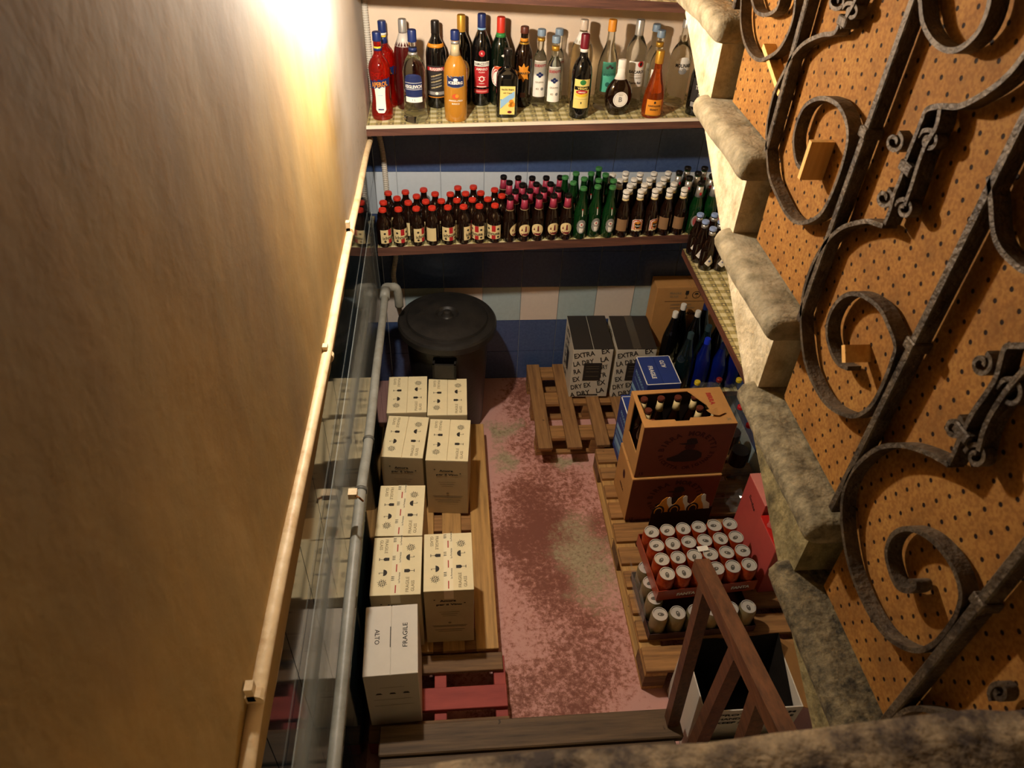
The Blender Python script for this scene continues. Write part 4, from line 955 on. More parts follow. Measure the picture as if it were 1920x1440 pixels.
# ================================================================== pallets
def pallet(name, lab, boards, stringers, blocks, axis, M, Mb, zt, loc=(0, 0, 0), rz=0.):
    """boards: (x0,x1,y0,y1) tops; stringers: boxes below; every board is a part"""
    t = thing(name, lab, 'pallet', loc, rz)
    for q in boards: MB().bbox(*q[:4], zt-.018, zt, q[4] if len(q) > 4 else M, .002).build('deck_board', t)
    for q in stringers: MB().bbox(*q[:4], *q[4:6], q[6] if len(q) > 6 else Mb, .002).build('stringer', t)
    for q in blocks: MB().bbox(*q, Mb, .002).build('block', t)
    return t
pallet('wooden_pallet', 'pine pallet with lengthwise boards under the cream wine boxes',
       [(x0, x1, -1.73, -.495) for x0, x1 in ((-.085, -.03), (.03, .135), (.172, .255), (.298, .384))],
       [(-.085, .384, y, y+.09, .080, .102) for y in (-1.72, -1.15, -.60)]+[(-.085, .384, y, y+.09, .0, .02) for y in (-1.72, -1.15, -.60)],
       [(x, x+.08, y, y+.09, .02, .08) for x in (-.085, .12, .304) for y in (-1.72, -1.15, -.60)], 'y', PALY, PALX, .12)
pallet('wooden_pallet', 'pallet with one red painted board under the white box by the aisle',
       [(-.085, .395, -1.815, -1.745, PALD), (-.085, .403, -1.955, -1.872, PALR), (-.085, .405, -2.052, -1.990, PALD)],
       [(x, x+.044, -2.05, -1.75, .02, .102, PALR) for x in (-.085, .14, .359)],
       [], 'x', PALD, PALR, .12)
pallet('wooden_pallet', 'slatted pine pallet on the pink floor against the tiled back wall',
       [(.645, .715, -.70, -.052), (.788, .862, -.70, -.052), (.935, 1.003, -.69, -.052), (1.065, 1.135, -.69, -.052), (1.195, 1.275, -.62, -.052)],
       [(.645, 1.275, y, y+.09, .100, .122, PALX) for y in (-.615, -.36, -.145)]+[(.645, 1.275, y, y+.09, .0, .018, PALX) for y in (-.615, -.36, -.145)],
       [(x, x+.08, y, y+.09, .018, .100) for x in (.648, .92, 1.195) for y in (-.615, -.36, -.145)], 'y', PALB, PALX, .14)
yb = []; y = -.735
for w_, g_ in ((.09, .03), (.09, .045), (.11, .03), (.10, .03), (.10, .04), (.10, .03), (.10, .02), (.13, .0)):
    yb.append((y-w_, y)); y -= w_+g_
yb = [(-.80, -.71), (-.905, -.835), (-1.02, -.945), (-1.14, -1.05), (-1.27, -1.17), (-1.385, -1.30), (-1.50, -1.42), (-1.62, -1.53), (-1.735, -1.65), (-1.865, -1.765)]
pallet('wooden_pallet', 'long pine pallet with crosswise boards under the beer cartons and cans',
       [(.925, 1.66, a, c) for a, c in yb],
       [(x, x+.085, -1.865, -.71, .095, .117, PALY) for x in (.925, 1.25, 1.575)]+[(x, x+.085, -1.865, -.71, .0, .02, PALY) for x in (.925, 1.25, 1.575)],
       [(x, x+.085, y, y+.12, .02, .095) for x in (.925, 1.25, 1.575) for y in (-1.865, -1.34, -.83)], 'x', PALX, PALD, .135)
# timber step at the near end
t = thing('wooden_step', 'weathered brown plank step across the near end of the pit', 'step')
MB().bbox(-.04, .985, -2.135, -2.035, .165, .20, BEAMW, .004).build('plank', t)
MB().bbox(-.035, .955, -2.245, -2.140, .150, .192, BEAMW, .004).build('plank', t)
MB().bbox(-.03, .98, -2.55, -2.25, .150, .186, BEAMW, .004).build('plank', t)
for x in (-.02, .88): MB().bbox(x, x+.05, -2.50, -2.06, 0, .148, BEAMW, .003).build('bearer', t)
# handrail with posts
t = thing('wooden_handrail', 'varnished brown wooden handrail on square posts rising toward the stone ledge', 'handrail')
RX = .955
def railz(y): return .955+(-1.90-y)*.27
a, c = at_x(1318, 1052, RX), at_x(1478, 1372, RX)
sl = (c.z-a.z)/(c.y-a.y); zr = lambda y: a.z+sl*(y-a.y)
b = MB(); W2 = .022
ya, yb_ = a.y+.01, c.y-.25
V = [(RX+sx*W2, yy, zr(yy)+dz) for yy in (ya, yb_) for sx in (-1, 1) for dz in (-.05, 0)]
b.add(V, [(0, 2, 3, 1), (4, 5, 7, 6), (0, 1, 5, 4), (2, 6, 7, 3), (1, 3, 7, 5), (0, 4, 6, 2)], RAILW); b.build('rail', t)
for p0, p1 in (((1330, 1092), (1256, 1366)), ((1386, 1222), (1318, 1372)), ((1430, 1300), (1404, 1376))):
    u, v = at_x(*p0, RX), at_x(*p1, RX); v = v+(v-u)*((v.z-.200)/(u.z-v.z))
    MB().strip([(u.y, min(u.z, zr(u.y)-.052)), (v.y, .204)], RX-.021, RX+.018, .040, RAILW).build('post', t)
# ================================================================== bin
t = thing('rubbish_bin', 'large black plastic bin with round lid in the corner under the beer shelf', 'bin', (.215, -.303, 0))
b = MB(); b.lathe([(.165, 0), (.172, .01), (.200, .56), (.212, .57), (.212, .59), (.206, .595)], BLACKP, seg=48); b.build('body', t, True, ang=.6)
b = MB(); b.lathe([(.222, .592), (.230, .590), (.237, .598), (.237, .628), (.229, .640), (.204, .646), (.196, .644), (.190, .656), (.124, .672), (.075, .676), (.055, .672), (.045, .660), (.030, .658), (.024, .664), (.018, .682), (.010, .686), (.0005, .687)], BLACKP, seg=64); b.build('lid', t, True, ang=.5)
for a_ in (-1.65, 1.5):
    R0 = Matrix.Rotation(a_, 3, 'Z'); h = MB()
    for q in ((.19, .245, -.055, -.045, .47, .55), (.19, .245, .045, .055, .47, .55), (.235, .245, -.055, .055, .47, .55)): h.box(*q, BLACKP, R0)
    h.build('handle', t)
# ================================================================== printed cartons
def goblet(b, O, U, W, s, M):
    b.flat([(-.16, .5), (.16, .5), (.18, .1), (.08, -.02), (-.08, -.02), (-.18, .1)], [(0, 5, 4, 3, 2, 1)][::1], O, U, W, M, s)
    b.flat([(-.02, 0), (.02, 0), (.02, -.36), (-.02, -.36), (-.15, -.36), (.15, -.36), (.15, -.42), (-.15, -.42)], [(0, 1, 2, 3), (4, 5, 6, 7)], O, U, W, M, s)
def umbrella(b, O, U, W, s, M):
    p = [(.38*cos(pi*i/10), .38*sin(pi*i/10)+.05) for i in range(11)]
    b.flat(p, [tuple(range(11))], O, U, W, M, s)
    b.flat([(-.02, .05), (.02, .05), (.02, -.4), (-.02, -.4), (.02, -.4), (.14, -.4), (.14, -.35), (.02, -.36), (.10, -.36), (.14, -.36), (.14, -.28), (.10, -.28)], [(0, 1, 2, 3), (4, 5, 6, 7), (8, 9, 10, 11)], O, U, W, M, s)
def flake(b, O, U, W, s, M):
    for k in range(6):
        a = k*pi/3+.26; c, d = cos(a), sin(a)
        def q(x, y): return (x*c-y*d, x*d+y*c)
        b.flat([q(.04, -.02), q(.45, -.02), q(.45, .02), q(.04, .02), q(.2, 0), q(.34, .15), q(.31, .18), q(.17, .03), q(.2, 0), q(.34, -.15), q(.31, -.18), q(.17, -.03)], [(0, 1, 2, 3), (4, 5, 6, 7), (8, 9, 10, 11)], O, U, W, M, s)
def carton(name, lab, cat, loc, rz, w, d, h, MS, MT=None, group=None, seam='y', gap=.0015, front=None, left=None, top=None, tape=None, MF=None):
    """closed carton: body, two top flaps meeting at a seam, printed faces"""
    t = thing(name, lab, cat, loc, rz, group); MT = MT or MS
    b = MB(); b.bbox(-w/2, w/2, -d/2, d/2, 0, h-.004, MS, .002)
    if MF: b.box(-w/2+.002, w/2-.002, -d/2-.0006, -d/2, .002, h-.006, MF)
    if front: front(b, Vector((0, -d/2-.0012, h/2)), X3, Z3)
    if left: left(b, Vector((-w/2-.0008, 0, h/2)), -Y3, Z3)
    b.build('body', t)
    for sg in (-1, 1):
        f = MB()
        if seam == 'y': x0, x1 = (-w/2, -gap/2) if sg < 0 else (gap/2, w/2); f.bbox(x0, x1, -d/2, d/2, h-.004, h, MT, .001)
        else: f.bbox(-w/2, w/2, *((-d/2, -gap/2) if sg < 0 else (gap/2, d/2)), h-.004, h, MT, .001)
        if top: top(f, sg, Vector((0, 0, h+.0005)))
        f.build('flap', t)
    if tape: k = MB(); tape(k, h); k.build('tape', t)
    return t
def wine_top(f, sg, O, s=1.):
    U, W = (-Y3, X3) if sg < 0 else (Y3, -X3); c = O+X3*(.048*sg)
    f.text('FRAGILE', c+U*-.083+W*.007, U, W, .0115, INKF, .01, wid=.062); f.text('GLASS', c+U*-.090-W*.012, U, W, .0115, INKF, .01, wid=.045)
    goblet(f, c+U*-.026, U, W, .040, INK); umbrella(f, c+U*.032, U, W, .036, INK); flake(f, c+U*.076-W*.0, U, W, .040, INK)
def wine_front(b, O, U, W):
    b.text('Amore', O+W*.108-U*.004, U, W, .013, INK, .04, wid=.058); b.text('per il Vino', O+W*.083, U, W, .014, INK, .04, wid=.092)
    for s_ in (-.052, .056): b.text('"', O+W*(.115 if s_ < 0 else .092)+U*s_, U, W, .006, INK, .04)
    for z, w_ in ((.035, .075), (.022, .06), (.010, .05)): b.flat([(-w_/2, 0), (w_/2, 0), (w_/2, .002), (-w_/2, .002)], [(0, 1, 2, 3)], O+W*z, U, W, INKF)
    b.flat([(.006*cos(2*pi*i/10), .006*sin(2*pi*i/10)) for i in range(10)], [tuple(range(10))], O-W*.035, U, W, INKF)
    for z, w_ in ((-.055, .13), (-.062, .12), (-.082, .11), (-.094, .09)): b.flat([(-w_/2, 0), (w_/2, 0), (w_/2, .003), (-w_/2, .003)], [(0, 1, 2, 3)], O+W*z, U, W, INKF)
def print_tape(k, h, w=.034):
    k.box(-w/2, w/2, -.125, .125, h+.0004, h+.0010, TAPE); z = h+.0014; k.box(-w/2, w/2, -.1262, -.1254, h-.05, h, TAPE)
    for y in (-.118, -.03, .058): k.box(-.002, .002, y, y+.032, z, z+.0003, RED)
    for y in (-.055, .033, .11): k.text('La Fortezza', (.011, y+.0, z), Y3, -X3, .0065, INK, .01, wid=.045)
    for y in (-.066, .022, .102):
        for q in range(3): k.box(-.017, -.010, y+q*.007, y+q*.007+.0025, z, z+.0003, INK); k.box(-.010, -.006, y+q*.007+.001, y+q*.007+.003, z, z+.0003, INK)
GW = 'cream wine cartons on the long pallet'
def wine(cx, cy, rz, lab, tape=False, z=.12, h=.34): return carton('wine_carton', lab, 'box', (cx, cy, z), rz, .178, .25, h, CREAMS, CREAMC, GW, front=wine_front, top=wine_top, tape=print_tape if tape else None)
wine(.025, -.640, .0, 'cream wine carton at the far end of the pallet, against the bin and the pipe')
wine(.208, -.663, -.02, 'cream wine carton at the far end of the pallet, on the aisle side')
wine(.024, -.915, -.10, 'cream wine carton second from the bin, turned slightly, next to the pipe')
wine(.210, -.942, -.08, 'cream wine carton second from the bin, on the aisle side, front lettering in view')
wine(.020, -1.320, -.035, 'taped cream wine carton in the middle of the row along the pipe', True)
wine(.015, -1.576, -.01, 'taped cream wine carton behind the plain white carton', True)
wine(.201, -1.568, .0, 'taped cream wine carton standing alone on the aisle side', True)
def plain_top(f, sg, O):
    U, W = (-Y3, X3) if sg < 0 else (Y3, -X3)
    f.text('ALTO' if sg < 0 else 'FRAGILE', O+X3*(.046*sg)+Y3*(.01 if sg < 0 else .012), U, W, .016, INK, .01, wid=.055 if sg < 0 else .088)
    if sg < 0: f.box(-.0035, -.0008, -.03, .045, .3402, .3406, INK)
def plain_front(b, O, U, W):
    for x in (-.045, .0, .045): b.flat([(-.012, -.004), (.012, -.004), (.006, .005), (-.006, .005)], [(0, 1, 2, 3)], O+W*.05+U*x, U, W, INK)
    for z, w_ in ((.09, .08), (.01, .13), (-.03, .13)): b.flat([(-w_/2, 0), (w_/2, 0), (w_/2, .0015), (-w_/2, .0015)], [(0, 1, 2, 3)], O+W*z, U, W, INKF)
carton('wine_carton', 'plain greyish white carton lettered ALTO and FRAGILE, on the red-boarded pallet', 'box', (.008, -1.868, .12), .025, .176, .252, .34, GREYC, GREYC, None, front=plain_front, top=plain_top)
# sparkling wine cartons
def dry(b, O, U, W, w=.2, h=.31, label=True, seed=0):
    rows_ = [('EXTRA', 'EX'), ('LA DRY', 'LA'), ('RA DRY', 'DRY'), ('EXTR', 'TR'), ('DRY EX', 'EX'), ('A DRY', 'LA')]
    ang = .20; z = h/2-.022
    for i, (s1, s2) in enumerate(rows_):
        for s, x, wd in ((s1, -.044, .105), (s2, .062, .042)):
            if label and 1 < i < 4: 
                if x < 0: x = -.072; s = s[:2]; wd = .036
            if w < .2 and x > 0: continue
            b.text(s, O+W*(z-i*.052+x*ang)+U*min(x, w/2-.03), U, W, .031, INK, .018, rot=ang, wid=wd)
    if label:
        b.flat([(-.046, -.058), (.046, -.058), (.046, .058), (-.046, .058)], [(0, 1, 2, 3)], O+W*.012+U*.006-U.cross(W)*0+Vector((0, -.0008, 0)), U, W, BLACKC)
        for z_ in (.035, .02, .0, -.03): b.flat([(-.034, 0), (.034, 0), (.034, .0015), (-.034, .0015)], [(0, 1, 2, 3)], O+W*(.012+z_)+U*.006+Vector((0, -.0014, 0)), U, W, INKF)
        b.flat([(-.05, 0), (.05, 0), (.05, .008), (-.05, .008)], [(0, 1, 2, 3)], O-W*(h/2-.006)+Vector((0, -.0008, 0)), U, W, BLACKC)
def dry_front(b, O, U, W): dry(b, O, U, W)
def dry_left(b, O, U, W): dry(b, O, U, W, w=.19, label=False); b.flat([(-.03, -.07), (.03, -.07), (.03, .05), (-.03, .05)], [(0, 1, 2, 3)], O+Vector((-.0008, 0, 0)), U, W, BLACKC)
DC = mat('pale_lettered_cardboard', '#d2c8b4', .65, var=.05, vs=20)
for x, y, rz, tp, lab in ((.946, -.188, -.015, False, 'black-topped carton with scattered lettering, the one nearer the bin'), (1.168, -.195, -.02, True, 'black-topped carton with scattered lettering and taped lid, behind the blue carton')):
    carton('sparkling_wine_carton', lab, 'box', (x, y, .14), rz, .202, .288, .32, DC, BLACKC, 'black-topped lettered cartons', front=dry_front, left=dry_left, tape=(lambda k, h: k.box(-.02, .02, -.144, .144, h+.0003, h+.0008, TAPED)) if tp else None, gap=.003)
# blue cartons
def blue_top(f, sg, O):
    U, W = (-Y3, X3) if sg < 0 else (Y3, -X3)
    f.text('FRAGILE' if sg < 0 else 'ALTO', O+X3*(.034*sg)+Y3*(-.015 if sg < 0 else .045), U, W, .023, WHITE, .03, wid=.095 if sg < 0 else .055)
    z = O.z; x = .080*sg
    for q in ((min(x, x+.005*sg), max(x, x+.005*sg), -.104, .104), (min(0, x), max(0, x), -.107, -.102), (min(0, x), max(0, x), .104, .108)): f.box(*q, z, z+.0003, WHITE)
def blue_left(b, O, U, W):
    b.text('PROSECCO', O+W*.10, U, W, .022, LBLUE, .03, wid=.15); b.text('CONEGLIANO', O+W*.06, U, W, .012, LBLUE, .02, wid=.15)
    for i, z in enumerate((-.02, -.06, -.10, -.13)): b.flat([(-.10, 0), (.10, .02), (.10, .05), (-.10, .03)], [(0, 1, 2, 3)], O+W*z, U, W, BLUEL if i % 2 else LBLUE)
carton('blue_wine_carton', 'blue carton with white FRAGILE ALTO lettering on its lid, beside the lettered cartons', 'box', (1.232, -.508, .14), .04, .166, .216, .32, BLUEC, BLUEC, 'blue wine cartons', left=blue_left, top=blue_top, front=lambda b, O, U, W: b.text('PROSECCO', O+W*.1, U, W, .02, LBLUE, .03))
carton('blue_wine_carton', 'blue carton mostly hidden behind the open beer carton, pale stripes on its side', 'box', (1.100, -.800, .135), .03, .166, .24, .325, BLUEC, BLUEC, 'blue wine cartons', left=blue_left, top=blue_top)
# kraft carton at the back wall
def kraft_front(b, O, U, W):
    b.text('FRAGILE', O+W*.155-U*.08, U, W, .012, INKF, .02, wid=.06); b.text('GLASS', O+W*.135-U*.085, U, W, .012, INKF, .02, wid=.045)
    goblet(b, O+W*.145-U*.02, U, W, .05, INK); b.flat([(.022*cos(2*pi*i/20), .022*sin(2*pi*i/20)) for i in range(20)], [tuple(range(20))], O+W*.145+U*.03, U, W, INK); b.flat([(.018*cos(2*pi*i/20), .018*sin(2*pi*i/20)) for i in range(20)], [tuple(range(20))], O+W*.145+U*.03-Vector((0, .0006, 0)), U, W, KRAFT)
    umbrella(b, O+W*.145+U*.03-Vector((0, .001, 0)), U, W, .03, INK)
    b.flat([(-.13, 0), (.17, 0), (.17, .0018), (-.13, .0018)], [(0, 1, 2, 3)], O+W*.105, U, W, INK)
    b.text('DESSERT WINES', O+W*.085-U*.04, U, W, .009, INKF, .02, wid=.11); b.text('WINE PRODUCT OF ITALY', O+W*.065-U*.03, U, W, .009, INKF, .02, wid=.13); b.text('Zeni Wine', O+W*.03-U*.01, U, W, .022, INK, .02, wid=.12)
carton('kraft_carton', 'tall brown kraft carton with care symbols standing against the back wall', 'box', (1.462, -.065, .30), .0, .36, .11, .38, KRAFT, KRAFT, None, front=kraft_front)
# beer cartons
def ringtext(b, s, O, U, W, R0, a0, a1, h, M, inward=False):
    n = len(s)
    for i, ch in enumerate(s):
        if ch == ' ': continue
        a = a0+(a1-a0)*i/(n-1); p = O+U*(R0*cos(a))+W*(R0*sin(a)*.9)
        b.text(ch, p, U, W, h, M, .05, rot=(a-pi/2) if not inward else (a+pi/2))
def emblem(b, O, U, W, N_, s=1.):
    """printed figure of a man in a hat, elbow on a table, in a ring of lettering"""
    ringtext(b, 'BIRRA MORETTI', O, U, W, .112*s, radians(172), radians(8), .026*s, INKD); ringtext(b, 'RICETTA ORIGINALE', O, U, W, .112*s, radians(196), radians(350), .020*s, INKD, True)
    def pl(pts): b.flat(pts, [tuple(range(len(pts)))], O+N_*.0006, U, W, INK2, s)
    pl([(-.045, .046), (-.01, .048), (-.012, .066), (.004, .074), (.026, .072), (.034, .056), (.038, .046), (.030, .038), (.0, .036), (-.03, .040)])
    b.flat([(-.012, .037), (.028, .038), (.030, .018), (.020, .006), (.004, .004), (-.008, .012), (-.014, .02)], [tuple(range(7))], O+N_*.0004, U, W, INKD, s)
    pl([(-.004, .010), (.020, .008), (.045, .0), (.066, -.014), (.070, -.040), (.050, -.060), (.0, -.064), (-.045, -.060), (-.078, -.050), (-.080, -.036), (-.06, -.030), (-.035, -.018), (-.02, .0)])
INK2 = mat('dark_ink', '#2a1411', .7)
def beer_front(b, O, U, W): emblem(b, O+U*.01, U, W, Vector((0, -1, 0))); b.text('15', O-U*.165-W*.125, U, W, .018, INKD, .04)
def beer_left(b, O, U, W):
    V = [(.016*cos(2*pi*i/16), .024*sin(2*pi*i/16)) for i in range(16)]; b.flat(V, [tuple(range(16))], O+W*.05, U, W, INKD); b.text('BIRRA', O-W*.03, U, W, .014, INKD, .03, wid=.06)
def emptybox(b, w, d, h, th, MS, MI, z0=0.):
    b.box(-w/2, w/2, -d/2, -d/2+th, z0, h, MS); b.box(-w/2, w/2, d/2-th, d/2, z0, h, MS); b.box(-w/2, -w/2+th, -d/2+th, d/2-th, z0, h, MS); b.box(w/2-th, w/2, -d/2+th, d/2-th, z0, h, MS); b.box(-w/2, w/2, -d/2, d/2, z0, z0+th, MI)
# lower one, closed
carton('beer_carton', 'red-brown beer carton at the bottom of the stack, under the torn open one', 'box', (1.172, -1.040, .135), .03, .392, .222, .268, KRAFT, KRAFT, 'stacked beer cartons', seam='x', front=beer_front, left=beer_left, MF=KRAFTR)
# upper one, torn open with bottles in view
BT, BZ, BC = Vector((1.175, -1.030, .408)), .03, (.385, .222, .288)
t = thing('beer_carton', 'torn open red-brown beer carton on top of the stack with bottle necks showing', 'box', BT, BZ, 'stacked beer cartons')
w_, d_, h_ = BC; b = MB()
b.box(-w_/2, w_/2, -d_/2, -d_/2+.004, 0, h_, KRAFT); b.box(-w_/2, w_/2, d_/2-.004, d_/2, 0, h_, KRAFT); b.box(w_/2-.004, w_/2, -d_/2+.004, d_/2-.004, 0, h_, KRAFT)
b.box(-w_/2, w_/2, -d_/2, d_/2, 0, .004, KRAFT)
b.box(-w_/2, -w_/2+.004, -d_/2+.004, d_/2-.004, 0, h_*.38, KRAFT); b.box(-w_/2, -w_/2+.004, .055, d_/2-.004, h_*.38, h_, KRAFT); b.box(-w_/2, -w_/2+.004, -d_/2+.004, -.075, h_*.38, h_, KRAFT)
b.box(-w_/2+.002, w_/2-.002, -d_/2-.0006, -d_/2, .002, h_-.002, KRAFTR)
beer_front(b, Vector((0, -d_/2-.0012, h_/2)), X3, Z3); b.build('body', t)
INS = mat('carton_inner_shade', '#2a1a10', .9); b = MB(); e_ = .0045  # near-black sheets standing in for the shade inside the carton
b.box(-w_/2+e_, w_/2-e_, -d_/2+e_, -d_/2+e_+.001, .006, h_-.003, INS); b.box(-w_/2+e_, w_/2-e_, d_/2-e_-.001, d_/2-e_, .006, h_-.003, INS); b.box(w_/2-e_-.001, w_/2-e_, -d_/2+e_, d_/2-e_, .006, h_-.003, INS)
b.build('inner_shade', t)
b = MB(); zt = h_
hole = [(-.175, .085), (.045, .094), (.055, .080), (.075, .045), (.100, .005), (.105, -.030), (.112, -.062), (.075, -.066), (.01, -.066), (.0, -.082), (-.055, -.082), (-.058, -.072), (-.150, -.072), (-.172, -.06)]
outer = [(-w_/2, d_/2), (.045, d_/2), (w_/2, d_/2), (w_/2, .045), (w_/2, .005), (w_/2, -.03), (w_/2, -d_/2), (.075, -d_/2), (.01, -d_/2), (0, -d_/2), (-.055, -d_/2), (-.058, -d_/2), (-.15, -d_/2), (-w_/2, -d_/2)]
n = len(hole); V = [(x, y, zt+.002) for x, y in outer]+[(x, y, zt+.002) for x, y in hole]+[(x, y, zt-.002) for x, y in outer]+[(x, y, zt-.002) for x, y in hole]
F = []
for i in range(n):
    j = (i+1) % n; F += [(i, n+i, n+j, j), (2*n+i, 2*n+j, 3*n+j, 3*n+i), (i, j, 2*n+j, 2*n+i), (n+i, 3*n+i, 3*n+j, n+j)]
b.add(V, F, KRAFT); b.text('BIRRA', (.128, .040, zt+.0027), -Y3, X3, .022, RED, .05, wid=.075); b.text('24', (.165, -.085, zt+.0027), X3, Y3, .014, INKF, .03)
b.build('torn_top', t)
b = MB(); b.add([(.085, -.03, .0), (.135, -.022, .004), (.160, -.055, .004), (.125, -.072, .006), (.095, -.070, .012), (.082, -.055, .014)], [(0, 1, 2, 3, 4, 5)], KRAFT)
o = b.build('torn_flap', t, loc=(0, 0, zt+.006))
def d_none(b, r, R, H): pass
def d_mor(b, r, R, H): rect(b, r, .06, H*.15, H*.42, CREAML)
pr_ = bottle('beer_bottle', 'brown', 'longneck', .0300, .275, BRN, None, nr=.013, ch=.010, cr=.0155, neck=[(.76, .93, CREAML)])
MZ = Matrix.Rotation(BZ, 4, 'Z'); used = False; k = 0
for j, y in enumerate((.070, .0, -.070)):
    for i, x in enumerate((-.150, -.075, 0, .075, .150)):
        if (i, j) in ((1, 1), (2, 1), (1, 2), (2, 2), (3, 2)): continue
        o = copy_tree(pr_) if used else pr_; used = True
        p = BT+MZ @ Vector((x*.97, y, .006)); put(o, p, random.uniform(0, 6), 'cream-necked beer bottle inside the torn carton, %s row, %s from the aisle' % (('back', 'middle', 'front')[j], ORD[i]), 'bottles in the torn beer carton')
# ================================================================== cans
def can_proto(side, lab):
    t = thing('drink_can', lab, 'can'); R, H = .0325, .118
    b = MB(); b.lathe([(.026, 0), (R-.002, .006), (R, .012), (R, H-.014), (.0285, H-.004), (.0270, H-.009), (.0005, H-.0095)], side, seg=24); b.build('body', t, True, ang=.8)
    b = MB(); b.lathe([(.0285, H-.004), (.0295, H-.001), (.0290, H), (.0262, H), (.0255, H-.0065), (.0235, H-.0075), (.0215, H-.006), (.0005, H-.0058)], ALU, seg=28, mats=[ALU, ALU, ALU, ALUD, ALUD, ALUD, ALU]); lid_ = b.build('lid', t, True, ang=.5)
    b = MB(); V = [(.0075*cos(a), .0125*sin(a)-.004) for a in [2*pi*i/16 for i in range(16)]]; b.prism(V, H-.0052, H-.0038, 'z', ALUD); b.lathe([(.0025, H-.0040), (.0025, H-.0025), (.0005, H-.0023)], ALU, seg=10); b.build('pull_tab', lid_)
    return t
FS = mat('orange_red_can', '#9c2416', .3, metal=.4, var=.5, vs=60, c2='#c25a1c'); TS = mat('pale_gold_can', '#a89a72', .35, metal=.5, var=.3, vs=50)
CT, CZ = Vector((1.178, -1.500, .262)), radians(4.2)
t = thing('can_tray', 'orange-red cardboard tray of cans with a crumpled film wrap', 'tray', CT, CZ)
b = MB(); TW, TD, TH = .400, .272, .062
for q in ((-TW/2, TW/2, -TD/2, -TD/2+.002), (-TW/2, TW/2, TD/2-.002, TD/2), (-TW/2, -TW/2+.002, -TD/2, TD/2), (TW/2-.002, TW/2, -TD/2, TD/2)): b.box(*q, 0, TH, ORANGEC)
b.box(-TW/2, TW/2, -TD/2, TD/2, 0, .002, ORANGEC)
for x in (-.085, .135): b.text('FANTA', (x, -TD/2-.0012, TH*.50), X3, Z3, .018, WHITE, .05, wid=.075); b.add([(x-.035, -TD/2-.001, TH*.26), (x+.035, -TD/2-.001, TH*.34), (x+.02, -TD/2-.001, TH*.22)], [(0, 1, 2)], INK2)
b.build('tray', t)
pr_ = can_proto(FS, None); MZ = Matrix.Rotation(CZ, 4, 'Z')
for j in range(4):
    for i in range(6):
        o = pr_ if (i, j) == (0, 0) else copy_tree(pr_)
        p = CT+MZ @ Vector((-.1640+.0656*i, .0990-.066*j, .0025)); put(o, p, CZ+random.uniform(-1.6, 1.6), 'orange-red can in the top tray, %s row from the beer cartons, %s from the aisle' % (ORD[j], ORD[i]), 'cans in the top tray')
LT, LZ = Vector((1.165, -1.590, .135)), radians(2.2)
t = thing('can_tray', 'lower grey-brown can tray under the orange-red one', 'tray', LT, LZ)
b = MB(); TW, TD, TH = .425, .285, .040; DT = mat('dull_violet_tray', '#4c2f2c', .5)
for q in ((-TW/2, TW/2, -TD/2, -TD/2+.002), (-TW/2, TW/2, TD/2-.002, TD/2), (-TW/2, -TW/2+.002, -TD/2, TD/2), (TW/2-.002, TW/2, -TD/2, TD/2)): b.box(*q, 0, TH, DT)
b.box(-TW/2, TW/2, -TD/2, TD/2, 0, .002, DT); b.build('tray', t)
pr_ = can_proto(TS, None); MZ = Matrix.Rotation(LZ, 4, 'Z'); first = True
for j in range(4):
    for i in range(6):
        if j < 3 and i > 0: continue
        o = pr_ if first else copy_tree(pr_); first = False
        p = LT+MZ @ Vector((-.175+.070*i, .105-.0700*j, .0025)); put(o, p, random.uniform(-1.6, 1.6), 'pale gold can, lower tray, %s' % ('on the aisle edge, %s from the beer cartons' % ORD[j] if i == 0 else 'front edge, %s from the aisle' % ORD[i]), 'cans in the lower tray')
# crumpled film
def film(name, lab, c, rx, ry, rz_, seed, M=FILM, amp=.5, rings=9, seg=16):
    b = MB(); V = []; F = []
    for j in range(rings+1):
        a = pi*j/rings
        for i in range(seg):
            t_ = 2*pi*i/seg; d = Vector((sin(a)*cos(t_), sin(a)*sin(t_), cos(a)))
            k = 1+amp*noise.noise(d*2.3+Vector((seed, 0, 0)))+amp*.5*noise.noise(d*6+Vector((0, seed, 0))); V.append((d.x*rx*k, d.y*ry*k, d.z*rz_*k))
    for j in range(rings):
        for i in range(seg): p = j*seg+i; q = j*seg+(i+1) % seg; F.append((p, q, q+seg, p+seg))
    b.add(V, F, M); o = b.build(name, loc=c); return tag(o, lab, 'plastic film')
q = at_z(1394, 884, .185); film('plastic_wrap', 'crumpled clear plastic wrap in the dark gap beside the beer cartons', q, .05, .05, .035, 3.)
q = at_z(1378, 935, .22); film('plastic_wrap', 'shiny clear plastic wrap between the beer cartons and the pink carton', q, .040, .06, .06, 8.)
q = at_z(1462, 985, .44); film('plastic_wrap', 'torn clear plastic wrap on top of the bright red carton', q, .045, .035, .02, 5.)
q = at_z(1345, 700, .50); film('plastic_wrap', 'clear plastic wrap around the feet of the blue bottles', Vector((1.50, -.50, .335)), .07, .010, .03, 6., FILM, .35)
q = at_z(1205, 1100, .28); film('plastic_wrap', 'loose shiny plastic wrap hanging off the aisle side of the lower can tray', Vector((.937, -1.58, .22)), .010, .12, .055, 11., FILM, .5)
# pink and red cartons
def pink_left(b, O, U, W): b.text('Sodas', O+W*.08-U*.0, U, W, .020, INK2, .02, rot=-.3, wid=.07)
carton('pink_carton', 'pink-red carton leaning by the stone steps', 'box', (1.505, -1.285, .135), .03, .085, .175, .330, PINKC, PINKT, 'red drink cartons', left=pink_left)
carton('red_carton', 'bright red carton with torn plastic on top, in front of the pink one', 'box', (1.500, -1.470, .135), .03, .095, .165, .290, PINKC, REDC, 'red drink cartons')
